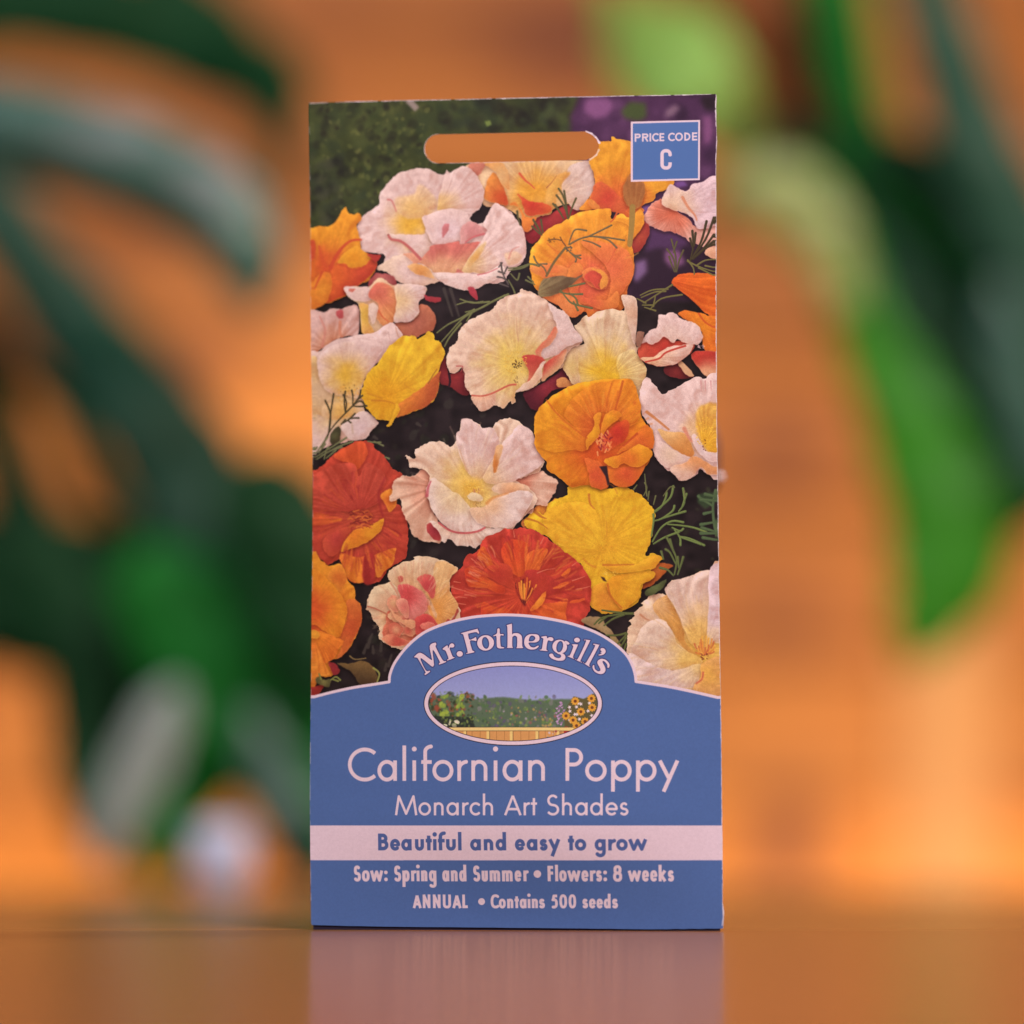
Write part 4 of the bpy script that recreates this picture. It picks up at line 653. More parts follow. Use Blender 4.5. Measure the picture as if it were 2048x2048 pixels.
def paint_panel():
    # blue field with its white border and arch
    L = rd('E 60,1925 130,1905 300,1862 500,1820 700,1790 838,1768')
    arch = rd('E 838,1768 845,1700 880,1610 940,1520 1010,1440 1100,1360 1210,1292 1400,1222 1600,1178 1780,1160 F 0,1155 200,1166 400,1195 600,1240 800,1312 950,1400 1070,1505 1130,1600 1160,1690 1170,1765')
    R = rd('F 1170,1765 1300,1785 1500,1818 1700,1860 1925,1912 1990,1926')
    arch = smooth(arch, 4, False); L = smooth(L, 4, False); R = smooth(R, 4, False)
    top = np.vstack([L, arch, R]); bot = rd('N 1480,1900 580,1900')
    flat(np.vstack([top, bot]), INK)
    strokes([(top, 5.6*K, 5.6*K, False)], PAPER, 1, .2)
    # band
    flat(rd('N 560,1651 1500,1651 1500,1720.5 560,1720.5'), PAPER)
    # oval: little garden behind a fence
    cx, cy = 760+966/3.578, 1220+672/3.578
    def ov(rx, ry, n=90): t = np.linspace(0, 6.2832, n, endpoint=False); return to_tex(np.stack([cx+rx*np.cos(t), cy+ry*np.sin(t)], 1))
    flat(ov(178.5, 84.3), (30,26,44)); flat(ov(177, 82.8), PAPER); flat(ov(169.3, 75.4), (40,34,52))
    inn = ov(168, 74.2); m, mx, my = poly_mask(inn, 60); sl = (slice(my, my+m.shape[0]), slice(mx, mx+m.shape[1])); keep = CV[sl].copy()
    yy = np.linspace(-.3, 1.3, m.shape[0]).clip(0, 1)[:,None,None]; CV[sl] = col((140,138,196))*(1-yy)+col((178,176,214))*yy
    flat(rd('J 340,640 500,610 700,640 900,625 1100,650 1300,640 1600,640 1600,960 340,960'), (92,104,84), 1, 2)
    blobs('J 680,620 1280,840', 150, [(84,108,70),(110,130,70),(70,86,66),(128,120,120),(96,84,110)], 2, 8, 31, .9, 1)
    blobs('J 700,700 1270,850', 70, [(196,150,90),(200,170,190),(160,90,90),(150,160,80)], 1.5, 5, 32, .95, .6)
    for x in (410, 530, 645): 
        blobs('J %d,600 %d,780' % (x-46, x+44), 46, [(58,64,44),(76,88,50),(44,50,40),(150,74,58),(160,84,64)], 2, 8, x, .95, .6)
    for x in (475, 590): blobs('J %d,610 %d,760' % (x-24, x+26), 30, [(160,170,70),(140,156,66)], 3, 8, x, .95, .6)
    blobs('J 370,590 690,620', 40, [(130,140,120),(110,120,100)], 1, 4, 40, .8, .6)
    flat(rd('J 360,760 680,770 700,860 500,850'), (44,46,44), .9, 1); blobs('J 400,750 690,840', 50, [(90,106,60),(60,70,60),(150,160,80)], 2, 6, 41, .9, .6)
    blobs('J 480,790 660,830', 7, [(224,206,176),(230,216,190)], 5, 9, 42, 1, .5)
    for k in range(26):
        r = np.random.RandomState(k+50); x = 1305+r.uniform(-30, 30)*(1 if k > 6 else .4); y = 660+k*6.3; flat(rd('J %f,%f %f,%f %f,%f' % (x-11, y, x+11, y-4, x+2, y+13)), [(176,130,172),(196,150,190),(150,108,150)][k % 3], 1, .5)
    flat(rd('J 1360,680 1400,620 1470,640 1540,600 1590,640 1590,860 1340,880 1330,760'), (96,84,56), 1, 1)
    r = np.random.RandomState(77)
    for k in range(16): 
        x, y = 1360+r.rand()*200, 640+r.rand()*200; flat(rd('J ' + ' '.join('%f,%f' % (x+math.cos(t)*(16 if i % 2 else 7), y+math.sin(t)*(16 if i % 2 else 7)) for i, t in enumerate(np.linspace(0, 6.28, 11)[:-1]))), (232,214,214), 1, .3)
    for x, y in ((1410,655),(1525,635),(1450,730),(1395,790),(1530,700),(1345,760),(1480,800),(1420,830)):
        P = rd('J %f,%f' % (x, y))[0]
        flat(rd('J ' + ' '.join('%f,%f' % (x+math.cos(t)*(33 if i % 2 else 24), y+math.sin(t)*(33 if i % 2 else 24)) for i, t in enumerate(np.linspace(0, 6.28, 21)[:-1]))), (220,150,60), 1, .3); strokes([([P, P+.1], 9, 9, False)], (120,64,40))
    flat(rd('J 1300,860 1340,835 1400,845 1390,880 1320,890'), (180,50,50), 1, .5)
    flat(rd('J 500,868 1330,868 1330,990 500,990'), (214,146,90))
    for x in range(560, 1400, 58): strokes([(rd('J %d,868 %d,990' % (x, x)), 1.0, 1.0, True)], (150,92,56))
    for x in (790, 957, 1140, 625, 1290): flat(rd('J %d,846 %d,846 %d,980 %d,980' % (x-11, x+11, x+11, x-11)), (236,190,120)); strokes([(rd('J %d,860 %d,980' % (x+12, x+12)), 1.4, 1.4, True)], (80,50,44))
    flat(rd('J 480,842 1400,842 1400,866 500,866'), (238,196,130)); strokes([(rd('J 500,867 1400,867'), 1.4, 1.4, True)], (90,56,46)); strokes([(rd('J 480,841 1400,841'), 1.2, 1.2, True)], (90,56,46))
    blobs('J 1200,870 1330,930', 16, [(150,60,54),(90,100,60),(210,180,190)], 2, 5, 43, .9, .5)
    CV[sl] = keep*(1-m[...,None])+CV[sl]*m[...,None]
    # arched name in outlined serif letters
    Gs = ['G 115,685 235,610 430,740 440,700 405,485 510,425 528,470 520,510 645,745 705,765 700,785 580,830 582,795 590,775 465,560 485,820 475,850 440,862 235,708 330,930 405,940 405,965 320,1022 312,985 325,965 195,735 170,705 125,695',
          'G 645,535 720,480 742,490 748,530 775,465 810,440 845,450 862,480 850,510 815,518 790,515 778,545 830,680 860,690 855,710 735,755 730,735 752,715 705,590 680,565 655,555',
          'G 990,252 1275,175 1290,182 1318,250 1300,262 1255,235 1125,262 1115,275 1140,370 1210,350 1250,325 1262,335 1270,385 1255,400 1220,390 1150,400 1190,560 1215,580 1225,605 1090,632 1078,615 1105,590 1030,300 1010,270',
          'G 1575,300 1640,258 1650,180 1675,165 1695,185 1700,265 1755,268 1765,280 1760,300 1705,305 1712,480 1735,505 1775,515 1770,530 1700,535 1665,525 1640,490 1632,315 1590,312',
          'G 1812,112 1905,82 H 78,95 82,270 100,258 170,250 230,275 262,330 268,490 285,525 155,528 170,500 172,350 155,312 120,300 95,320 85,340 85,495 98,525 G 1815,522 1835,495 1832,150',
          'H 610,320 680,305 715,312 722,345 760,325 810,330 835,355 830,385 800,400 770,392 745,385 725,420 708,545 728,572 720,582 590,568 588,552 622,540 648,380 645,350 618,335',
          'H 1165,460 1270,458 1278,480 1195,675 1210,710 1200,720 1100,680 1098,665 1135,655 1195,500',
          'H 1395,370 1495,378 1500,400 1335,740 1355,775 1345,790 1240,740 1238,722 1280,722 1425,410 1395,385',
          'H 1565,445 1655,462 1665,485 1495,815 1505,855 1490,868 1382,800 1382,785 1430,790 1588,500 1565,465',
          'H 1680,600 1715,590 1690,560 1700,530 1735,522 1770,540 1788,580 1775,620 1735,650 1665,660 1655,648 1700,630 1710,612',
          'H 1565,835 1580,845 1590,905 1640,945 1680,945 1690,915 1660,850 1635,800 1650,750 1710,720 1780,735 1830,775 1860,830 1850,880 1820,885 1815,830 1775,780 1740,760 1735,790 1775,870 1785,930 1755,985 1690,1002 1610,975 1560,920 1548,860']
    rings = [('G 1435,430 155 142 62 105 -3', 0), ]
    def ringp(sheet, cx, cy, ra, rb, ia, ib, tilt, itilt, idx=0, idy=0):
        t = np.linspace(0, 6.2832, 60, endpoint=False); x0, y0, k = CROP[sheet]
        def E(a, b, tl, dx, dy):
            x = a*np.cos(t); y = b*np.sin(t); c, s = math.cos(math.radians(tl)), math.sin(math.radians(tl)); return to_tex(np.stack([x0+(cx+dx+x*c-y*s)/k, y0+(cy+dy+x*s+y*c)/k], 1))
        return E(ra, rb, tilt, 0, 0), E(ia, ib, itilt, idx, idy)
    shapes = []
    for s in Gs: shapes.append((smooth(rd(s), 4), None))
    shapes.append(ringp('G', 1435, 432, 155, 142, 63, 108, -6, -10))
    shapes.append(ringp('H', 950, 500, 135, 128, 58, 104, 20, 12))
    t = np.linspace(0, 6.2832, 24, endpoint=False)
    def disc(sheet, cx, cy, r, ry=None): x0, y0, k = CROP[sheet]; return to_tex(np.stack([x0+(cx+r*np.cos(t))/k, y0+(cy+(ry or r)*np.sin(t))/k], 1))
    shapes.append((disc('G', 960, 633, 58, 52), None)); shapes.append((disc('H', 1265, 378, 54, 44), None))
    # e, and the tail of g
    eo = smooth(rd('H 570,300 582,360 560,400 500,425 388,428 400,475 430,505 480,515 530,492 558,480 568,495 530,535 460,555 380,545 320,495 300,420 320,330 380,280 450,268 530,275'), 4)
    shapes.append((eo, smooth(rd('H 388,395 400,330 430,300 465,302 498,325 500,360 470,392 430,402'), 4)))
    shapes.append((smooth(rd('H 1075,395 1125,430 1122,455 1095,465 1070,450 1040,400'), 4), None))
    shapes.append((smooth(rd('H 930,618 1000,620 1045,655 1055,700 1030,745 970,760 900,755 800,715 760,670 762,640 800,625 830,640 850,680 900,705 950,705 975,680 960,645 905,630'), 4), None))
    canvas = np.zeros((THH, TW), np.float32)
    for oq, iq in shapes:
        q = poly_mask(oq, 2); mm, a, b = q; v = canvas[b:b+mm.shape[0], a:a+mm.shape[1]]
        mm = mm.copy()
        if iq is not None:
            m2, a2, b2 = poly_mask(iq, 0); sub = np.zeros_like(mm); sub[b2-b:b2-b+m2.shape[0], a2-a:a2-a+m2.shape[1]] = m2; mm = mm*(1-sub)
        np.maximum(v, mm, out=v)
    y0, y1, x0, x1 = 1570, 1880, 250, 1050
    sub = canvas[y0:y1, x0:x1]; dil = sub.copy()
    for a in range(16):
        dx, dy = 2.0*math.cos(a*.3927), 2.0*math.sin(a*.3927); dil = np.maximum(dil, np.roll(np.roll(sub, int(round(dy)), 0), int(round(dx)), 1))
    dil = box1(box1(dil, 1, 0), 1, 1)
    v = CV[y0:y1, x0:x1]; v[:] = v*(1-dil[...,None])+col((44,40,92))*dil[...,None]; v[:] = v*(1-sub[...,None])+col(PAPER)*sub[...,None]
    # lettering
    o1 = 340*5.52
    l1 = Z('C,45,332 a,375,593 l,655,696 i,760,813 f,865,980 o,988,1222 r,1265,1382 n,1420,1598 i,1660,1716 a,1765,1985'); l1 += [(c, a+o1, b+o1) for c, a, b in Z('n,170,355 P,580,772 o,795,1030 p,1078,1302 p,1350,1573 y,1590,1820')]
    setline('T', l1, 452, 228, 92, 64, 41.5, PAPER)
    l2 = Z('M,572,818 o,832,972 n,1003,1112 a,1143,1280 r,1318,1390 c,1400,1518 h,1547,1660'); l2 += [(c, a+o1, b+o1) for c, a, b in Z('A,-95,98 r,120,190 t,200,268 S,372,512 h,542,652 a,685,823 d,850,988 e,1018,1152 s,1172,1268')]
    setline('T', l2, 830, 692, 607, 592, 26.5, PAPER)
    o2 = 330*5.52
    l3 = Z('B,325,440 e,458,570 a,582,698 u,735,835 t,855,922 i,934,976 f,990,1065 u,1080,1188 l,1214,1251 a,1347,1466 n,1498,1602 d,1628,1745'); l3 += [(c, a+o2, b+o2) for c, a, b in Z('e,20,132 a,150,268 s,292,380 y,390,520 t,605,672 o,680,805 g,897,1018 r,1045,1125 o,1133,1258 w,1265,1470')]
    setline('V', l3, 279, 157, 95, 78, 38.5, (80,94,150))
    l4 = Z('S,48,128 o,140,226 w,232,375 :,386,426 S,495,575 p,588,668 r,685,735 i,745,779 n,795,865 g,882,965 a,1030,1108 n,1125,1200 d,1217,1297 S,1370,1450 u,1465,1535 m,1553,1670 m,1690,1808'); l4 += [(c, a+o2, b+o2) for c, a, b in Z('e,8,83 r,105,156 F,372,435 l,455,490 o,500,582 w,590,735 e,745,822 r,838,895 s,905,970 :,985,1026 8,1092,1192 w,1255,1400 e,1410,1487 e,1500,1578 k,1592,1680 s,1692,1760')]
    setline('V', l4, 620, 503, 450, 438, 33.5, PAPER, 2.5)
    l5 = Z('A,697,795 N,808,893 N,920,1005 U,1030,1120 A,1135,1235 L,1245,1305 C,1558,1640 o,1648,1724 n,1740,1808 t,1822,1870'); l5 += [(c, a+o2, b+o2) for c, a, b in Z('a,57,132 i,146,174 n,190,258 s,270,335 5,405,478 0,495,580 0,597,680 s,748,810 e,822,895 e,905,975 d,985,1060 s,1075,1140')]
    setline('V', l5, 917, 816, 768, 758, 30, PAPER, 2.5)
    for s, x, y, r in (('W', 260, 540, 42), ('V', 1458, 845, 38)): flat(disc(s, x, y, r), PAPER)
    # price box
    flat(rd('B 1113,293 1750,277 1748,830 1113,846'), PAPER); flat(rd('B 1131,310 1733,295 1731,814 1131,829'), (80,106,164))
    setline('B', Z('P,1148,1204 R,1216,1276 I,1284,1300 C,1308,1364 E,1376,1420 C,1455,1512 O,1520,1592 D,1605,1661 E,1676,1724'), 478, 420, 404, 400, 14.5, PAPER, 2.0, -.022)
    P = np.vstack([ell(1437, 597, 37, 37, 0, 180, 18, 2.3), ell(1437, 682, 37, 37, 180, 360, 18, 2.3)]); P = np.vstack([[(1474, 606)], P, [(1474, 668)]])
    Q = to_tex(np.stack([CROP['B'][0]+P[:,0]/4.6, CROP['B'][1]+P[:,1]/4.6], 1)); strokes([(Q, 31/4.6*K, 31/4.6*K, True)], PAPER, 1, .2)
    # fade of ink towards the bottom fold, grain
    g = np.random.RandomState(13).rand(THH, TW).astype(np.float32)
    CV[1580:] *= (1+(g[1580:]-.5)*.05+(NZ[5.0][1580:]-.5)*.03)[...,None]
# ------------------------------------------------------------------ materials
def new_mat(name):
    m = bpy.data.materials.new(name); m.use_nodes = True; nt = m.node_tree; b = nt.nodes['Principled BSDF']; return m, nt, b
def N(nt, t, **k):
    n = nt.nodes.new(t)
    for a, v in k.items(): setattr(n, a, v)
    return n
def plain(name, c, rough=.6, spec=.4, noise=.12, scale=40, coat=0):
    m, nt, b = new_mat(name); tc = N(nt, 'ShaderNodeTexCoord'); nz = N(nt, 'ShaderNodeTexNoise'); nz.inputs['Scale'].default_value = scale; nz.inputs['Detail'].default_value = 5
    nt.links.new(tc.outputs['Object'], nz.inputs['Vector']); r = N(nt, 'ShaderNodeValToRGB'); nt.links.new(nz.outputs['Fac'], r.inputs[0])
    r.color_ramp.elements[0].position = .3; r.color_ramp.elements[1].position = .7
    r.color_ramp.elements[0].color = tuple(x*(1-noise) for x in c)+(1,); r.color_ramp.elements[1].color = tuple(min(1, x*(1+noise)) for x in c)+(1,)
    nt.links.new(r.outputs[0], b.inputs['Base Color']); b.inputs['Roughness'].default_value = rough; b.inputs['Specular IOR Level'].default_value = spec; b.inputs['Coat Weight'].default_value = coat
    return m
def wood(name, dark, mid, light, rough, coat, stretch, knots=(), scale=1.0, bump=.15, island=.35):
    m, nt, b = new_mat(name); L = nt.links.new; tc = N(nt, 'ShaderNodeTexCoord'); gi = N(nt, 'ShaderNodeObjectInfo')
    off = N(nt, 'ShaderNodeVectorMath', operation='SCALE'); off.inputs['Scale'].default_value = 7.3; cmb = N(nt, 'ShaderNodeCombineXYZ')
    for i in range(3): L(gi.outputs['Random'], cmb.inputs[i])
    L(cmb.outputs[0], off.inputs[0]); geo = N(nt, 'ShaderNodeNewGeometry'); ad = N(nt, 'ShaderNodeVectorMath', operation='ADD'); L(geo.outputs['Position'], ad.inputs[0]); L(off.outputs[0], ad.inputs[1])
    mp = N(nt, 'ShaderNodeMapping'); mp.inputs['Scale'].default_value = stretch; L(ad.outputs[0], mp.inputs['Vector'])
    n1 = N(nt, 'ShaderNodeTexNoise'); n1.inputs['Scale'].default_value = 6*scale; n1.inputs['Detail'].default_value = 7; n1.inputs['Distortion'].default_value = 1.2; L(mp.outputs[0], n1.inputs['Vector'])
    n2 = N(nt, 'ShaderNodeTexNoise'); n2.inputs['Scale'].default_value = 45*scale; n2.inputs['Detail'].default_value = 4; L(mp.outputs[0], n2.inputs['Vector'])
    r = N(nt, 'ShaderNodeValToRGB'); e = r.color_ramp.elements; e[0].position = .28; e[0].color = dark+(1,); e[1].position = .74; e[1].color = light+(1,); q = e.new(.5); q.color = mid+(1,)
    mx = N(nt, 'ShaderNodeMath', operation='MULTIPLY_ADD'); mx.inputs[1].default_value = .35; L(n2.outputs['Fac'], mx.inputs[0]); sc_ = N(nt, 'ShaderNodeMath', operation='MULTIPLY'); sc_.inputs[1].default_value = .65; L(n1.outputs['Fac'], sc_.inputs[0]); L(sc_.outputs[0], mx.inputs[2]); L(mx.outputs[0], r.inputs[0])
    cur = r.outputs[0]
    tone = N(nt, 'ShaderNodeMath', operation='MULTIPLY_ADD'); tone.inputs[1].default_value = island; tone.inputs[2].default_value = 1-island/2; L(gi.outputs['Random'], tone.inputs[0])
    vs = N(nt, 'ShaderNodeVectorMath', operation='SCALE'); L(cur, vs.inputs[0]); L(tone.outputs[0], vs.inputs['Scale']); cur = vs.outputs[0]
    for (kx, ky, kz, kr, sx) in knots:
        sb = N(nt, 'ShaderNodeVectorMath', operation='SUBTRACT'); L(geo.outputs['Position'], sb.inputs[0]); sb.inputs[1].default_value = (kx, ky, kz)
        sc2 = N(nt, 'ShaderNodeVectorMath', operation='MULTIPLY'); sc2.inputs[1].default_value = (1/sx, .1, 1); L(sb.outputs[0], sc2.inputs[0])
        ln = N(nt, 'ShaderNodeVectorMath', operation='LENGTH'); L(sc2.outputs[0], ln.inputs[0]); nd = N(nt, 'ShaderNodeMath', operation='MULTIPLY_ADD'); nd.inputs[1].default_value = kr*.8; L(n1.outputs['Fac'], nd.inputs[0]); L(ln.outputs['Value'], nd.inputs[2])
        mr = N(nt, 'ShaderNodeMapRange'); mr.inputs[1].default_value = kr*.9; mr.inputs[2].default_value = kr*1.8; mr.inputs[3].default_value = .85; mr.inputs[4].default_value = 0; mr.clamp = True; L(nd.outputs[0], mr.inputs[0])
        mi = N(nt, 'ShaderNodeMix', data_type='RGBA'); L(mr.outputs[0], mi.inputs[0]); L(cur, mi.inputs[6]); mi.inputs[7].default_value = (dark[0]*.6, dark[1]*.45, dark[2]*.4, 1); cur = mi.outputs[2]
    L(cur, b.inputs['Base Color']); b.inputs['Roughness'].default_value = rough; b.inputs['Coat Weight'].default_value = coat; b.inputs['Coat Roughness'].default_value = rough*.8
    bp = N(nt, 'ShaderNodeBump'); bp.inputs['Strength'].default_value = bump; bp.inputs['Distance'].default_value = .0004; L(n2.outputs['Fac'], bp.inputs['Height']); L(bp.outputs[0], b.inputs['Normal'])
    return m
def leaf_mat(name, c1, c2, rough=.34, trans=.25, spec=.5):
    m, nt, b = new_mat(name); L = nt.links.new; uv = N(nt, 'ShaderNodeUVMap'); mp = N(nt, 'ShaderNodeMapping'); mp.inputs['Scale'].default_value = (26, 1.6, 1); L(uv.outputs[0], mp.inputs['Vector'])
    nz = N(nt, 'ShaderNodeTexNoise'); nz.inputs['Scale'].default_value = 1.0; nz.inputs['Detail'].default_value = 4; L(mp.outputs[0], nz.inputs['Vector'])
    r = N(nt, 'ShaderNodeValToRGB'); r.color_ramp.elements[0].position = .3; r.color_ramp.elements[1].position = .72; r.color_ramp.elements[0].color = c1+(1,); r.color_ramp.elements[1].color = c2+(1,); L(nz.outputs['Fac'], r.inputs[0]); L(r.outputs[0], b.inputs['Base Color'])
    b.inputs['Roughness'].default_value = rough; b.inputs['Specular IOR Level'].default_value = spec
    bp = N(nt, 'ShaderNodeBump'); bp.inputs['Strength'].default_value = .25; bp.inputs['Distance'].default_value = .0005; L(nz.outputs['Fac'], bp.inputs['Height']); L(bp.outputs[0], b.inputs['Normal'])
    tr = N(nt, 'ShaderNodeBsdfTranslucent'); L(r.outputs[0], tr.inputs[0]); mx = N(nt, 'ShaderNodeMixShader'); mx.inputs[0].default_value = trans; L(b.outputs[0], mx.inputs[1]); L(tr.outputs[0], mx.inputs[2]); L(mx.outputs[0], nt.nodes['Material Output'].inputs[0])
    return m
# ------------------------------------------------------------------ object helpers
def link(name, verts, faces, mat, parent=None, smooth_=False, uvs=None):
    me = bpy.data.meshes.new(name); me.from_pydata([tuple(v) for v in verts], [], [tuple(f) for f in faces]); me.update()
    if mat: me.materials.append(mat)
    if smooth_: me.polygons.foreach_set('use_smooth', [True]*len(me.polygons))
    if uvs is not None:
        ul = me.uv_layers.new(name='UVMap'); li = np.zeros(len(me.loops), int); me.loops.foreach_get('vertex_index', li); ul.data.foreach_set('uv', np.asarray(uvs, np.float32)[li].ravel())
    o = bpy.data.objects.new(name, me); COL.objects.link(o)
    if parent: o.parent = parent
    return o
def root(name, loc, label, cat, group=None):
    o = bpy.data.objects.new(name, None); COL.objects.link(o); o.location = loc; o['label'] = label; o['category'] = cat
    if group: o['group'] = group
    bpy.context.view_layer.update(); return o
def under(o, r): o.parent = r; o.matrix_parent_inverse = Matrix.Translation(-r.location); return o
def bevel_box(name, lo, hi, mat, bev=.002, seg=2, jitter=0, cuts=0, seed=0):
    bm = bmesh.new(); bmesh.ops.create_cube(bm, size=1.0)
    for v in bm.verts: v.co = Vector([(lo[i]+hi[i])/2+v.co[i]*(hi[i]-lo[i]) for i in range(3)])
    if cuts:
        ed = [e for e in bm.edges if abs((e.verts[0].co-e.verts[1].co).x) > 1e-4]; bmesh.ops.subdivide_edges(bm, edges=ed, cuts=cuts, use_grid_fill=True)
    bmesh.ops.bevel(bm, geom=[e for e in bm.edges if len(e.link_faces) == 2 and e.calc_face_angle() > .5], offset=bev, segments=seg, affect='EDGES', profile=.6)
    if jitter:
        r = random.Random(seed)
        for v in bm.verts:
            if v.co.z > hi[2]-bev*2 and (v.co.y < lo[1]+bev*1.5 or v.co.y > hi[1]-bev*1.5): v.co.y += r.uniform(-1, 1)*jitter; v.co.z -= r.random()*jitter*.35 if v.co.z < hi[2]-1e-6 else 0
    me = bpy.data.meshes.new(name); bm.to_mesh(me); bm.free(); me.materials.append(mat); me.polygons.foreach_set('use_smooth', [False]*len(me.polygons))
    o = bpy.data.objects.new(name, me); COL.objects.link(o); return o
def lathe(name, prof, mat, loc, parent, seg=40):
    vs = []; fs = []
    for k in range(seg):
        a = k/seg*2*math.pi
        for r, z in prof: vs.append((loc[0]+r*math.cos(a), loc[1]+r*math.sin(a), loc[2]+z))
    n = len(prof)
    for k in range(seg):
        for i in range(n-1): a = k*n+i; b = ((k+1) % seg)*n+i; fs.append((a, b, b+1, a+1))
    o = link(name, vs, fs, mat, None, True); return under(o, parent) if parent else o

# ------------------------------------------------------------------ room: wall, floor, table
WALL_Y = 1.70
def wall_pt(px, py): p = at_depth(px, py, WALL_Y-CAM[1]); return p
kn = []
for px, py, r, sx in ((1575,1645,.030,1.1),(1570,1760,.014,1.3),(1560,1240,.017,1.8),(1560,900,.020,1.5),(1520,130,.030,1.7),(1180,90,.026,2.2),(400,720,.022,1.7),(560,250,.018,1.6),(95,700,.02,1.6)):
    p = wall_pt(px, py); kn.append((p[0], WALL_Y, p[2], r, sx))
M_wall = wood('varnished_pine', (.26,.058,.006), (.62,.188,.016), (.90,.33,.036), .55, .0, (1.2, 6, 9), kn, .55, .1, .66)
M_dark = plain('dark_batten_paint', (.16,.06,.025), .8)
wall = root('wooden_wall', (0, WALL_Y, -.74), 'orange varnished pine board wall, out of focus behind the seed packet and plants', 'wall')
pz = -.74; k = 0; PH = .086
while pz < 1.5:
    b = bevel_box('plank', (-1.7, WALL_Y, pz), (1.7, WALL_Y+.018, pz+PH-.003), M_wall, .004, 2); under(b, wall); pz += PH; k += 1
b = bevel_box('backing_panel', (-1.75, WALL_Y+.0185, -.74), (1.75, WALL_Y+.03, 1.52), M_dark, .001, 1); under(b, wall)
fl = link('floor', [(-3,-3,-.74),(3,-3,-.74),(3,3,-.74),(-3,3,-.74)], [(0,1,2,3)], wood('floor_wood', (.10,.05,.025), (.18,.09,.045), (.26,.14,.07), .4, .1, (6, 1.2, 6))); fl['kind'] = 'structure'
# upright batten seen as a paler vertical band on the right
pb = wall_pt(1890, 1500)
ub = bevel_box('upright_batten', (pb[0]-.022, WALL_Y-.016, -.74), (pb[0]+.022, WALL_Y-.0005, .145), wood('pale_batten_wood', (.40,.16,.05), (.56,.26,.09), (.64,.34,.14), .5, .1, (6, 6, 1.0)), .002, 2)
ub['label'] = 'pale upright wooden batten on the wall at the lower right, below the green leaf'; ub['category'] = 'batten'
M_table = wood('varnished_table_wood', (.12,.042,.009), (.21,.080,.017), (.30,.125,.028), .17, .10, (1.0, 7, 7), (), 1.6, .18, .10)
table = root('table', (0, .1, -.74), 'glossy brown wooden table that the seed packet stands on', 'table')
SEAM = 0.0098
for n, (a, c) in enumerate(((-.86, SEAM-.0003), (SEAM+.0003, .30), (.3008, .612))):
    b = bevel_box('table_board', (-.95, a, -.026), (.95, c, 0.0), M_table, .0007, 2, .0003, 420 if n < 2 else 60, n+3); under(b, table)
nt = M_table.node_tree; pb_ = nt.nodes['Principled BSDF']; df = N(nt, 'ShaderNodeBsdfDiffuse'); mxs = N(nt, 'ShaderNodeMixShader'); mxs.inputs[0].default_value = .42
bc = pb_.inputs['Base Color'].links[0].from_socket; hz = N(nt, 'ShaderNodeMix', data_type='RGBA'); hz.inputs[0].default_value = .25; nt.links.new(bc, hz.inputs[6]); hz.inputs[7].default_value = (.46,.24,.09,1); nt.links.new(hz.outputs[2], df.inputs[0])
nt.links.new(pb_.outputs[0], mxs.inputs[1]); nt.links.new(df.outputs[0], mxs.inputs[2]); nt.links.new(mxs.outputs[0], nt.nodes['Material Output'].inputs[0])   # waxed, slightly dusty top
M_leg = wood('table_leg_wood', (.14,.055,.016), (.22,.09,.026), (.28,.12,.036), .3, .3, (7, 7, 1))
for x in (-.88, .82):
    for y in (-.80, .50): under(bevel_box('leg', (x, y, -.74), (x+.06, y+.06, -.0265), M_leg, .003), table)
for y in (-.78, .56): under(bevel_box('apron', (-.819, y, -.11), (.819, y+.02, -.0268), M_leg, .002), table)

# ------------------------------------------------------------------ the printed sheet
paint_flowers(); paint_panel()
OUT_TOP = [(619,206.5),(700,203.5),(809,201),(920,199),(1020,196.3),(1140,194),(1259,191.6),(1350,190),(1431,188.2)]
OUT_R = [(1432.6,189.6),(1432.3,240),(1434,284),(1432,319),(1432.6,420),(1432.5,600),(1433.3,760),(1434.6,905),(1436.5,1000),(1437.6,1141),(1440,1300),(1441.7,1410),(1443.6,1560),(1445,1700),(1445.2,1806),(1448.2,1824),(1447.2,1842),(1446,1857)]
OUT_B = [(1300,1858.6),(1120,1856.5),(960,1855),(800,1853.5),(700,1852),(624,1850)]
OUT_L = [(622.6,1846),(621.6,1740),(620.6,1600),(621.4,1470),(622.6,1393),(624,1240),(626,1080),(626.6,960),(625.4,840),(623,700),(622,580),(621.3,463),(619.6,330),(618.4,222)]
def dens(P, step, seed, amp, closed=False):
    r = random.Random(seed); out = []
    for i in range(len(P)-1):
        a, b = P[i], P[i+1]; n = max(1, int(math.hypot(b[0]-a[0], b[1]-a[1])/step))
        for k in range(n): t = k/n; out.append((a[0]+(b[0]-a[0])*t+(r.uniform(-amp, amp) if k else 0), a[1]+(b[1]-a[1])*t+(r.uniform(-amp, amp) if k else 0)))
    return out
outl = dens(OUT_TOP+[OUT_R[0]], 14, 1, .2)+dens(OUT_R+[OUT_B[0]], 11, 2, .4)+dens(OUT_B+[OUT_L[0]], 25, 3, .15)+dens(OUT_L+[OUT_TOP[0]], 30, 4, .12)
hc = []
for a in range(90, 271, 12): hc.append((877+28*math.cos(math.radians(a)), 297.7-29*math.sin(math.radians(a))))
hole = hc + [(1000,324.5),(1100,322),(1173,320.2),(1183,316),(1192,309),(1198.5,293),(1194,279),(1187,272.5),(1182,268.5),(1176,266),(1170,263),(1060,265),(960,267)]
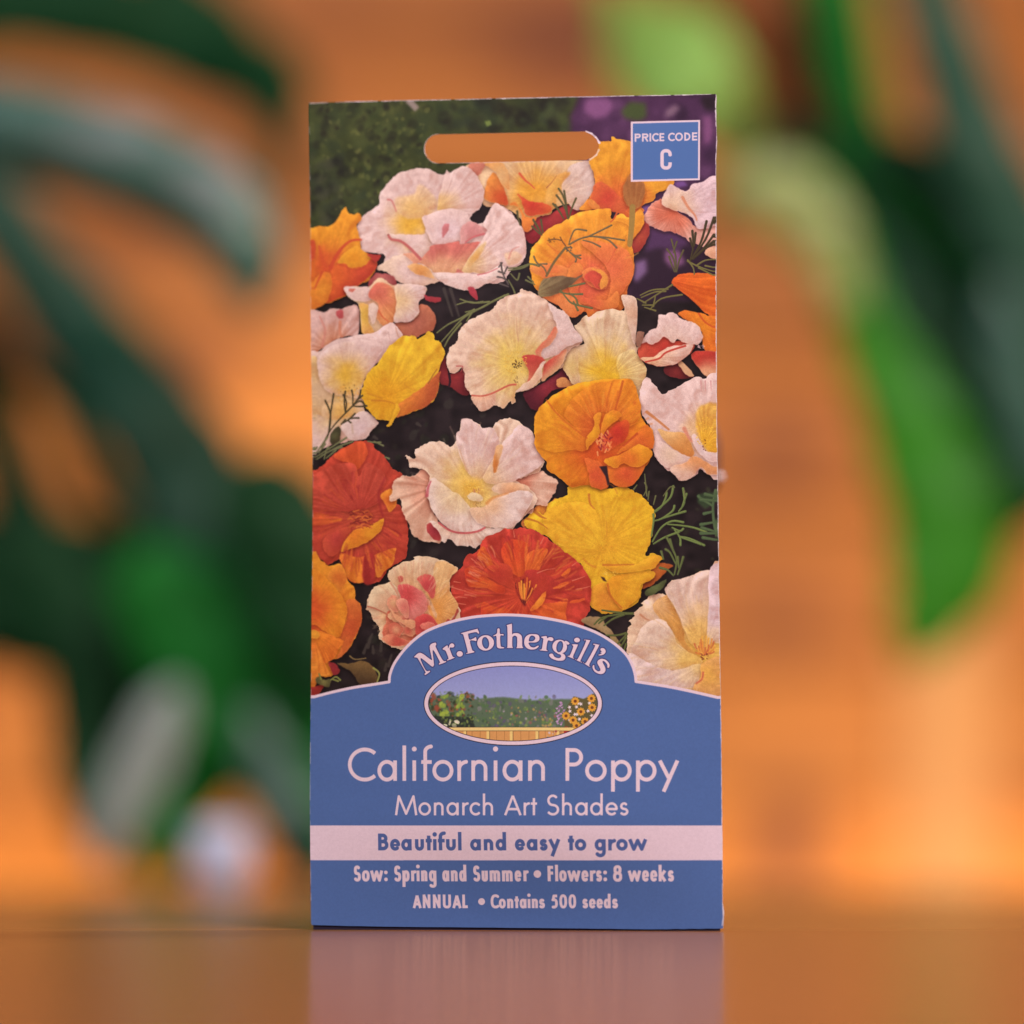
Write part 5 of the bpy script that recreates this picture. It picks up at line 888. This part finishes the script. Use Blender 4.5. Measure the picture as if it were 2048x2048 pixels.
# print runs off the sheet's edges; worn paper shows white along the cuts
oT = to_tex(outl); Lp = to_tex(OUT_L[::-1]); Rp = to_tex(OUT_R); Tp = to_tex(OUT_TOP)
rows = np.arange(THH); xl = np.interp(rows, Lp[:,1], Lp[:,0]); xr = np.interp(rows, Rp[:,1], Rp[:,0]); xs = np.arange(TW)
src = np.clip(xs[None,:], (xl+11).astype(int)[:,None], (xr-9).astype(int)[:,None]); CV[:] = CV[rows[:,None], src]
yt = np.interp(xs, Tp[:,0], Tp[:,1]); CV[:] = CV[np.maximum(rows[:,None], (yt+6).astype(int)[None,:]), xs[None,:]]
rw = random.Random(11); WH = (236,208,220)
def worn(P, prob, w0, w1, off=(0, 0), c=WH):
    for i in range(len(P)-1):
        if rw.random() < prob: w = rw.uniform(w0, w1); strokes([([P[i]+np.array(off), P[i+1]+np.array(off)], w, rw.uniform(w0, w1), False)], c, rw.uniform(.6, 1), .3)
worn(to_tex(dens(OUT_TOP, 9, 21, .2)), .93, 2.8, 4.2); worn(to_tex(dens(OUT_TOP, 14, 22, .2)), .12, 3, 6)
worn(to_tex(dens(OUT_R, 9, 23, .3)), .8, 1.8, 3.4); worn(to_tex(dens(OUT_R[:4], 6, 24, .6)), .5, 2.5, 6); worn(to_tex([(1446,1790),(1446.5,1815),(1447.5,1830),(1445,1850)]), 1, 3, 5)
worn(to_tex(dens(OUT_L, 14, 25, .15)), .4, 1.0, 2.0); worn(to_tex(dens(hole[:-12]+[hole[-12]], 8, 26, .1)), .8, 1.6, 2.6)
worn(to_tex([(1172,263),(1184,268),(1192,275),(1199,286)]), 1, 4, 7); worn(to_tex([(1198,300),(1193,310),(1180,319)]), 1, 4, 7)
# ink seen in the photograph -> what the paper itself reflects
def s2l(c): c = np.clip(c, 0, 1); return np.where(c <= .04045, c/12.92, ((c+.055)/1.055)**2.4)
def l2s(c): c = np.clip(c, 0, 1); return np.where(c <= .0031308, c*12.92, 1.055*c**(1/2.4)-.055)
LUM = s2l(np.array([226,190,206])/255.0)/.80
img = bpy.data.images.new('seed_packet_print', TW, THH); px = np.ones((THH, TW, 4), np.float32); px[...,:3] = l2s(np.clip(s2l(CV)/LUM, 0, .92))[::-1]
img.pixels.foreach_set(px.ravel()); img.pack()
M_print, nt, b = new_mat('printed_paper'); ti = N(nt, 'ShaderNodeTexImage'); ti.image = img; ti.extension = 'EXTEND'; nt.links.new(ti.outputs[0], b.inputs['Base Color'])
b.inputs['Roughness'].default_value = .42; b.inputs['Specular IOR Level'].default_value = .16
nz = N(nt, 'ShaderNodeTexNoise'); nz.inputs['Scale'].default_value = 900; tc = N(nt, 'ShaderNodeTexCoord'); nt.links.new(tc.outputs['Object'], nz.inputs['Vector'])
n6 = N(nt, 'ShaderNodeTexNoise'); n6.inputs['Scale'].default_value = 38; nt.links.new(tc.outputs['Object'], n6.inputs['Vector'])
bp = N(nt, 'ShaderNodeBump'); bp.inputs['Strength'].default_value = .25; bp.inputs['Distance'].default_value = .00006; nt.links.new(nz.outputs['Fac'], bp.inputs['Height'])
bp2 = N(nt, 'ShaderNodeBump'); bp2.inputs['Strength'].default_value = .5; bp2.inputs['Distance'].default_value = .0009; nt.links.new(n6.outputs['Fac'], bp2.inputs['Height']); nt.links.new(bp2.outputs[0], bp.inputs['Normal']); nt.links.new(bp.outputs[0], b.inputs['Normal'])
M_paper = plain('white_paper', (.78,.76,.77), .7, .3, .05, 300); M_back = plain('packet_back_paper', (.60,.62,.68), .6, .3, .08, 60)

# ------------------------------------------------------------------ seed packet
UU = Vector((math.cos(TH), -math.sin(TH), 0)); NN = Vector((-math.sin(TH), -math.cos(TH), 0))
def bulge(s, t):
    a = max(0, 1-abs(s/.0418)**2.6); lo = min(1, max(0, (t-.0003)/.022)); lo = lo*lo*(3-2*lo); hi = min(1, max(0, (.150-t)/.03)); hi = hi*hi*(3-2*hi)
    return .00022+.0021*a*lo*hi+.00035*lo*hi*(1+math.sin(s*90+t*40))*a
def put(s, t, f): return UU*s+Vector((0, 0, t))+NN*f
packet = root('seed_packet', (0, 0, 0), 'upright paper seed packet with poppy photograph and blue title panel, on the table', 'seed packet')
def reg(P): return [tuple(q) for q in to_sheet(P)]
def nat(P): c = TS; return [(S0+q[0]/TS, T1-q[1]/TS) for q in P]
R_out = reg(outl); R_hole = reg(dens(hole+[hole[0]], 8, 31, .1))
arch_t = np.vstack([smooth(rd('E 60,1925 130,1905 300,1862 500,1820 700,1790 838,1768'), 3, False), smooth(rd('E 838,1768 845,1700 880,1610 940,1520 1010,1440 1100,1360 1210,1292 1400,1222 1600,1178 1780,1160 F 0,1155 200,1166 400,1195 600,1240 800,1312 950,1400 1070,1505 1130,1600 1160,1690 1170,1765'), 3, False), smooth(rd('F 1170,1765 1300,1785 1500,1818 1700,1860 1925,1912 1990,1926'), 3, False)])
R_arch = nat(arch_t)
ocx, ocy = 760+966/3.578, 1220+672/3.578
R_oval = reg([(ocx+178.5*math.cos(a), ocy+84.3*math.sin(a)) for a in np.linspace(0, 6.2832, 56, endpoint=False)])
pq = [(1020+x/4.6, 180+y/4.6) for x, y in ((1113,293),(1750,277),(1748,830),(1113,846))]; R_price = reg(dens(pq+[pq[0]], 20, 5, 0))
yb0 = to_sheet([(1030,1651)])[0][1]; yb1 = to_sheet([(1030,1720.5)])[0][1]
vs2 = []; ed2 = []
def loop(P, closed=True):
    b0 = len(vs2); vs2.extend(P); ed2.extend([(b0+i, b0+i+1) for i in range(len(P)-1)]+([(b0+len(P)-1, b0)] if closed else []))
def inside(p, poly):
    c = False; x, y = p; j = len(poly)-1
    for i in range(len(poly)):
        xi, yi = poly[i]; xj, yj = poly[j]
        if (yi > y) != (yj > y) and x < (xj-xi)*(y-yi)/(yj-yi)+xi: c = not c
        j = i
    return c
loop(R_out); loop(R_hole); loop(R_oval); loop(R_price); loop(R_arch, False)
loop([(-.05+.001*i, yb0) for i in range(101)], False); loop([(-.05+.001*i, yb1) for i in range(101)], False)
for i in range(34):
    for j in range(66):
        p = (-.041+i*.0025+(.0006 if j % 2 else 0), .0012+j*.0025)
        if inside(p, R_out) and not inside(p, R_hole): vs2.append(p)
res = delaunay_2d_cdt([Vector(p)*1000 for p in vs2], ed2, [], 0, 1e-5)
v2 = [(v.x/1000, v.y/1000) for v in res[0]]
under_arch = R_arch+[(.06, -.01), (-.06, -.01)]
groups = {}; allf = []
for f in res[2]:
    c = (sum(v2[i][0] for i in f)/3, sum(v2[i][1] for i in f)/3)
    if not inside(c, R_out) or inside(c, R_hole): continue
    a = v2[f[0]]; bb = v2[f[1]]; cc = v2[f[2]]; area = (bb[0]-a[0])*(cc[1]-a[1])-(bb[1]-a[1])*(cc[0]-a[0])
    if abs(area) < 1e-14: continue
    if area < 0: f = f[::-1]
    if inside(c, R_price): g = 'price_code_box'
    elif inside(c, R_oval): g = 'oval_emblem'
    elif inside(c, under_arch): g = 'title_panel' if c[1] > yb0 else ('slogan_band' if c[1] > yb1 else 'details_panel')
    else: g = 'flower_picture'
    groups.setdefault(g, []).append(tuple(f)); allf.append(tuple(f))
labs = dict(price_code_box='small blue square with a white border reading PRICE CODE C', oval_emblem='oval garden scene with white rim under the arched name', title_panel='blue panel with arched white rim and the white title lettering', slogan_band='white band reading Beautiful and easy to grow', details_panel='blue strip with sowing and seed count lettering', flower_picture='printed photograph of orange, red, yellow and white poppies')
for g, fs in groups.items():
    used = sorted({i for f in fs for i in f}); mp_ = {u: n for n, u in enumerate(used)}
    o = link(g, [put(*v2[u], bulge(*v2[u])) for u in used], [tuple(mp_[i] for i in f) for f in fs], M_print, packet, True, [((v2[u][0]-S0)*TS/TW, 1-(T1-v2[u][1])*TS/THH) for u in used])
    o['label'] = labs[g]
    def nrm(s, t):
        e = 5e-4; gs = (bulge(s+e, t)-bulge(s-e, t))/(2*e); gt = (bulge(s, t+e)-bulge(s, t-e))/(2*e); return (NN-UU*gs-Vector((0, 0, gt))).normalized()
    o.data.normals_split_custom_set_from_vertices([nrm(*v2[u]) for u in used])
used = sorted({i for f in allf for i in f}); mp_ = {u: n for n, u in enumerate(used)}
link('back_sheet', [put(*v2[u], -.00005-bulge(*v2[u])*.8) for u in used], [tuple(mp_[i] for i in f)[::-1] for f in allf], M_back, packet, True)
def rim(name, P, back):
    n = len(P); vs = [put(s, t, bulge(s, t)-.00001) for s, t in P]+[put(s, t, -.00005-bulge(s, t)*.8+.00001) for s, t in P]
    return link(name, vs, [(i, (i+1) % n, n+(i+1) % n, n+i) for i in range(n)], M_paper, packet)
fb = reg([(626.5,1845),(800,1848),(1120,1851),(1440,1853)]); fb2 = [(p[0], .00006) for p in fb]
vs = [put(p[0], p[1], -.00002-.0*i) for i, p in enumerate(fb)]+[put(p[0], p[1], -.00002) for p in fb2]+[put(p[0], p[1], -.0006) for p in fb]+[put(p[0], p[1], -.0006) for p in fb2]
link('bottom_gap_shade', vs, [(i, 4+i, 5+i, i+1) for i in range(3)]+[(8+i, 9+i, 13+i, 12+i) for i in range(3)]+[(4+i, 12+i, 13+i, 5+i) for i in range(3)]+[(0, 8, 12, 4), (3, 7, 15, 11), (0, 1, 9, 8), (1, 2, 10, 9), (2, 3, 11, 10)], plain('gap_shade_blue', (.018,.018,.035), .7, .2, .2, 60), packet)  # near-black strip stands in for the shade in the gap under the packet
rim('paper_edge', R_out, 0); rim('hang_slot_edge', R_hole, 0)

# small brown prop standing behind the packet, only its right side and a white bead for its glint in view
def prop():
    p0 = at_depth(1441, 1700, .975); x, y = p0[0]-.0044, p0[1]
    r = root('packet_prop', (x, y, 0), 'slim brown prop hidden behind the packet, its edge and a white bead for its glint showing at right', 'prop')
    m = plain('brown_metal', (.26,.13,.08), .35, .5, .1, 60); z1 = at_depth(1440, 845, .975)[2]; z0 = at_depth(1440, 985, .975)[2]
    lathe('base', [(0, .0001), (.011, .0001), (.0115, .002), (.010, .003), (.003, .004)], m, (x-.008, y, 0), r)
    lathe('rod', [(.0015, .003), (.0016, z0), (.0015, z0+.002)], m, (x-.006, y, 0), r, 16)
    lathe('clip', [(0, 0), (.0042, .0004), (.0046, .004), (.0046, z1-z0-.004), (.0036, z1-z0-.0008), (0, z1-z0)], m, (x, y, z0), r, 24)
    ps = at_depth(1440.5, 954, .965); mk = plain('glint_white', (.93,.9,.86), .25, .6, .03, 50)
    lathe('glint_bead', [(0, -.0009), (.0005, -.0007), (.0009, 0), (.0005, .0007), (0, .0009)], mk, (ps[0], ps[1], ps[2]), r, 16)  # white bead stands in for a small glint, highlight put into its colour
prop()
# ------------------------------------------------------------------ plants behind the packet
def leaf(parent, mat, spine, fold=.35, thick=.0007, keel=1, name='leaf', steps=9):
    """spine: (photo px, photo py, metres from camera, half width in px); a folded blade with a midrib"""
    fold *= .7; spine = [(a[0], a[1], a[2]*1.12, a[3]*1.08) for a in spine]
    P = [at_depth(a[0], a[1], a[2]) for a in spine]; W = [a[3]*a[2]/FPX for a in spine]; Q = []; QW = []
    n = len(P)
    for i in range(n-1):
        p0, p1, p2, p3 = (Vector(P[max(i-1,0)]), Vector(P[i]), Vector(P[i+1]), Vector(P[min(i+2,n-1)]))
        for k in range(steps):
            t = k/steps; Q.append(.5*((2*p1)+(-p0+p2)*t+(2*p0-5*p1+4*p2-p3)*t*t+(-p0+3*p1-3*p2+p3)*t**3)); tt = t*t*(3-2*t); QW.append(W[i]*(1-tt)+W[i+1]*tt)
    Q.append(Vector(P[-1])); QW.append(W[-1]*.15)
    cv = Vector(CAM); vs = []; uv = []; xs = (-1, -.72, -.4, -.12, 0, .12, .4, .72, 1); m = len(xs)
    for i, q in enumerate(Q):
        T = (Q[min(i+1, len(Q)-1)]-Q[max(i-1, 0)]).normalized(); V = (cv-q).normalized(); S = T.cross(V).normalized(); F = S.cross(T).normalized()
        if F.dot(V) < 0: F = -F
        for x in xs:
            h = (1-abs(x))*fold*keel+.05*math.sin(x*3+i*.5); wob = 1+.03*math.sin(i*.9+x)
            vs.append(q+S*(x*QW[i]*wob)+F*(h*QW[i])); uv.append((x*.5+.5, i/len(Q)))
        for x in xs:
            h = (1-abs(x))*fold*keel+.05*math.sin(x*3+i*.5); wob = 1+.03*math.sin(i*.9+x); th = thick*(1.8 if abs(x) < .2 else 1)*(.4 if abs(x) == 1 else 1)
            vs.append(q+S*(x*QW[i]*wob)+F*(h*QW[i]-th)); uv.append((x*.5+.5, i/len(Q)))
    fs = []; K2 = 2*m
    for i in range(len(Q)-1):
        a = i*K2; b = a+K2
        for j in range(m-1): fs.append((a+j, b+j, b+j+1, a+j+1)); fs.append((a+m+j, a+m+j+1, b+m+j+1, b+m+j))
        fs.append((a, a+m, b+m, b)); fs.append((a+m-1, b+m-1, b+2*m-1, a+2*m-1))
    fs.append(tuple(range(m))+tuple(range(2*m-1, m-1, -1))); e = (len(Q)-1)*K2; fs.append(tuple(e+j for j in range(m-1, -1, -1))+tuple(e+m+j for j in range(m)))
    return under(link(name, vs, fs, mat, None, True, uv), parent)
def stem(parent, mat, pts, r0, r1, name='stem'):
    vs = []; fs = []; seg = 12
    P = smooth(np.array([at_depth(*p) for p in pts]), 6, False)
    for i, p in enumerate(P):
        p = Vector(p); T = (Vector(P[min(i+1, len(P)-1)])-Vector(P[max(i-1, 0)])).normalized(); A = T.orthogonal().normalized(); A = (Vector((0,1,0))-T*T.y).normalized(); B = T.cross(A); r = r0+(r1-r0)*i/(len(P)-1)
        for k in range(seg): a = k/seg*2*math.pi; vs.append(p+(A*math.cos(a)+B*math.sin(a))*r)
    for i in range(len(P)-1):
        for k in range(seg): a = i*seg+k; c = i*seg+(k+1) % seg; fs.append((a, c, c+seg, a+seg))
    return under(link(name, vs, fs, mat, None, True), parent)
G_dk = leaf_mat('dark_leaf', (.003,.026,.008), (.008,.055,.014), .6, .06, .12)
G_md = leaf_mat('mid_green_leaf', (.006,.12,.014), (.018,.22,.026), .6, .10, .1)
G_gl = leaf_mat('glossy_blue_green_leaf', (.018,.075,.048), (.045,.12,.085), .38, .12, .6)
G_tl = leaf_mat('dark_teal_leaf', (.008,.040,.020), (.022,.080,.045), .55, .12, .25)
G_lm = leaf_mat('sunlit_lime_leaf', (.30,.55,.09), (.42,.66,.16), .45, .4)  # sunlit brightness is put into this leaf's colour
G_yl = leaf_mat('sunlit_yellow_leaf', (.28,.36,.08), (.42,.46,.16), .40, .35)  # sunlit part of the drooping leaf, the light painted as yellow
G_br = leaf_mat('fresh_green_leaf', (.030,.24,.008), (.07,.38,.016), .45, .4, .3)
G_pl = leaf_mat('leaf_highlight_grey', (.26,.33,.28), (.36,.42,.38), .32, .15, .8)  # pale tone paints the gloss highlight of a leaf
M_stem = plain('plant_stem', (.03,.05,.02), .6, .3, .25, 30)
M_terra = plain('terracotta', (.42,.17,.09), .8, .2, .15, 30); M_soil = plain('potting_soil', (.04,.028,.02), .95, .1, .5, 120)
M_wpot = plain('white_glazed_pot', (.50,.56,.70), .35, .4, .04, 20)
def pot(parent, x, y, r, h, mp, ms):
    lathe('pot', [(0, .0005), (r*.72, .0005), (r*.76, .004), (r*.97, h*.78), (r*1.06, h*.80), (r*1.06, h), (r*.95, h), (r*.93, h*.88)], mp, (x, y, 0), parent)
    lathe('soil', [(0, h*.9), (r*.5, h*.91), (r*.935, h*.885)], ms, (x, y, 0), parent, 24)
pl = root('leafy_plant', (-.31, .52, 0), 'big dark strap-leaved pot plant at the left, blurred, leaves arching across', 'plant')
pot(pl, -.31, .52, .075, .12, M_terra, M_soil)
stem(pl, M_stem, [(-900,1200,1.42),(-420,900,1.42),(-150,620,1.42)], .007, .004)
L = lambda m, s, **k: leaf(pl, m, s, **k)
L(G_dk, [(-330,150,1.50,40),(-40,20,1.50,80),(230,30,1.50,95),(400,95,1.5,88),(520,150,1.48,78),(610,215,1.46,30)], fold=.25)
L(G_gl, [(-300,420,1.36,40),(-90,250,1.35,80),(120,280,1.35,92),(310,345,1.35,96),(440,425,1.35,88),(492,520,1.35,70),(510,630,1.35,18)], fold=.55)
L(G_tl, [(-500,700,1.44,30),(-120,330,1.44,62),(40,500,1.44,76),(160,660,1.44,92),(270,800,1.42,104),(360,930,1.42,114),(420,1070,1.42,108),(450,1200,1.42,70)], fold=.3)
L(G_dk, [(-420,800,1.46,30),(-90,640,1.46,52),(0,880,1.46,56),(70,1070,1.46,62),(150,1200,1.46,66),(230,1300,1.46,40)], fold=.3)
L(G_dk, [(-30,700,1.47,18),(110,800,1.47,22),(190,960,1.47,25),(260,1060,1.47,30),(330,1200,1.47,40)], fold=.3)
L(G_dk, [(-300,1250,1.46,60),(-60,1200,1.46,120),(130,1230,1.46,125),(300,1260,1.46,120),(420,1340,1.46,60)], fold=.2)
L(G_dk, [(20,1060,1.40,50),(130,1200,1.40,80),(175,1340,1.40,85),(165,1500,1.40,62),(185,1640,1.39,44),(240,1740,1.39,14)], fold=.3)
L(G_dk, [(330,1280,1.42,60),(290,1400,1.42,110),(230,1500,1.42,85),(210,1600,1.42,40)], fold=.25)
L(G_md, [(250,1130,1.38,60),(380,1240,1.38,120),(480,1350,1.38,150),(560,1480,1.38,150),(610,1620,1.38,95),(650,1770,1.38,24)], fold=.25)
L(G_dk, [(440,1100,1.36,20),(520,1000,1.36,90),(590,1120,1.36,120),(640,1280,1.36,110),(680,1420,1.36,60)], fold=.3)
L(G_md, [(330,1250,1.40,50),(400,1380,1.40,110),(390,1510,1.40,105),(330,1640,1.39,70),(300,1770,1.39,30)], fold=.25)
L(G_pl, [(360,1370,1.345,14),(325,1440,1.345,46),(285,1530,1.345,54),(235,1630,1.345,46),(190,1730,1.345,18)], fold=.45)
L(G_gl, [(490,1420,1.36,20),(545,1550,1.36,52),(590,1660,1.36,60),(640,1780,1.37,26)], fold=.4)
L(G_dk, [(-200,1120,1.47,60),(0,1130,1.47,110),(140,1150,1.47,110),(260,1180,1.47,110),(380,1230,1.47,70)], fold=.2)
L(G_dk, [(540,900,1.45,14),(580,990,1.45,70),(620,1120,1.45,110),(650,1300,1.45,120),(670,1500,1.45,90),(680,1640,1.45,40)], fold=.2)
L(G_dk, [(150,1180,1.46,60),(260,1320,1.46,110),(300,1450,1.46,100),(310,1580,1.46,60)], fold=.2)
L(G_dk, [(300,-80,1.52,40),(420,60,1.52,80),(520,170,1.52,60),(560,300,1.52,34),(575,420,1.52,10)], fold=.2)
wp = root('small_white_pot', at_depth(440, 1768, 1.41)[:2]+(0,), 'small bluish white pot on the table under the left plant', 'pot')
x, y = wp.location.x, wp.location.y
lathe('body', [(0, .0004), (.0070, .0004), (.0092, .004), (.0100, .012), (.0092, .0185), (.0088, .0195), (.0088, .021), (.0078, .021), (.0078, .018)], M_wpot, (x, y, 0), wp)
lathe('dry_filling', [(0, .0195), (.005, .0195), (.0079, .0180)], plain('dry_straw', (.55,.33,.14), .8, .2, .3, 200), (x, y, 0), wp, 20)
pr = root('hanging_plant', (.42, .58, .62), 'plant with long leaves drooping at the right, sunlit lime and deep green, blurred', 'plant')
lathe('pot', [(0, -.06), (.055, -.06), (.06, -.055), (.075, .02), (.08, .022), (.08, .04), (.072, .04), (.07, .03)], M_terra, (.42, .58, .62), pr)
lathe('soil', [(0, .031), (.04, .032), (.071, .028)], M_soil, (.42, .58, .62), pr, 24)
for a in (0, 2.1, 4.2):
    vs = [(.42+.078*math.cos(a)+d[0], .58+.078*math.sin(a)+d[1], .655) for d in ((.001,0),(0,.001),(-.001,0),(0,-.001))]+[(.42+d[0], .58+d[1], 1.5) for d in ((.001,0),(0,.001),(-.001,0),(0,-.001))]
    under(link('cord', vs, [(i, (i+1) % 4, 4+(i+1) % 4, 4+i) for i in range(4)], M_stem), pr)
Rr = lambda m, s, **k: leaf(pr, m, s, **k)
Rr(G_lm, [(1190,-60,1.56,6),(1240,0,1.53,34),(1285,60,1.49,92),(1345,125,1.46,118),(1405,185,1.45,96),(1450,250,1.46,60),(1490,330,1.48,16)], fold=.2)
Rr(G_dk, [(1330,190,1.52,10),(1400,220,1.52,30),(1460,230,1.52,40),(1560,320,1.52,60),(1700,380,1.52,60),(1800,470,1.52,30)], fold=.2)
G_bn = leaf_mat('withered_leaf', (.20,.055,.012), (.34,.10,.022), .7, .2, .2)
Rr(G_bn, [(1250,-280,1.55,14),(1400,-60,1.55,60),(1520,100,1.55,84),(1620,240,1.55,70),(1720,400,1.55,16)], fold=.2)
Rr(G_yl, [(1400,440,1.44,10),(1475,392,1.42,46),(1560,390,1.42,70),(1630,450,1.42,66),(1670,530,1.42,44),(1690,620,1.42,30)], fold=.3)
Rr(G_br, [(1560,340,1.44,30),(1660,470,1.44,50),(1720,640,1.44,54),(1790,790,1.44,74),(1850,920,1.44,98),(1900,1040,1.44,118),(1890,1150,1.44,108),(1850,1250,1.44,70),(1825,1330,1.44,12)], fold=.25)
Rr(G_md, [(1600,-260,1.5,40),(1670,-60,1.5,52),(1700,80,1.5,48),(1730,220,1.5,40),(1790,330,1.5,30)], fold=.3)
Rr(G_tl, [(1740,-260,1.44,40),(1850,-30,1.44,60),(1905,140,1.44,70),(1960,300,1.44,80),(2040,460,1.44,84),(2130,620,1.44,60)], fold=.3)
Rr(G_dk, [(1700,300,1.48,30),(1800,330,1.47,66),(1900,400,1.47,80),(2010,560,1.47,80),(2090,760,1.47,70)], fold=.3)
Rr(G_md, [(1620,320,1.5,50),(1720,450,1.5,92),(1830,620,1.5,96),(1930,720,1.5,92),(2040,880,1.5,80),(2120,1000,1.5,50)], fold=.2)
Rr(G_dk, [(1720,540,1.46,30),(1800,690,1.46,74),(1890,830,1.46,100),(1990,950,1.46,96),(2070,1060,1.46,50)], fold=.3)
Rr(G_gl, [(1990,560,1.42,20),(2020,680,1.42,46),(2050,820,1.42,52),(2100,960,1.42,40)], fold=.4)
Rr(G_dk, [(1640,260,1.52,30),(1740,380,1.52,90),(1850,520,1.52,120),(1960,680,1.52,130),(2060,860,1.52,120),(2140,1020,1.52,60)], fold=.2)
Rr(G_tl, [(1700,400,1.49,20),(1790,560,1.49,70),(1880,700,1.49,84),(1960,800,1.49,80),(2060,900,1.49,60)], fold=.25)
Rr(G_dk, [(1560,-180,1.53,20),(1640,20,1.53,44),(1680,160,1.53,50),(1720,300,1.53,40)], fold=.2)
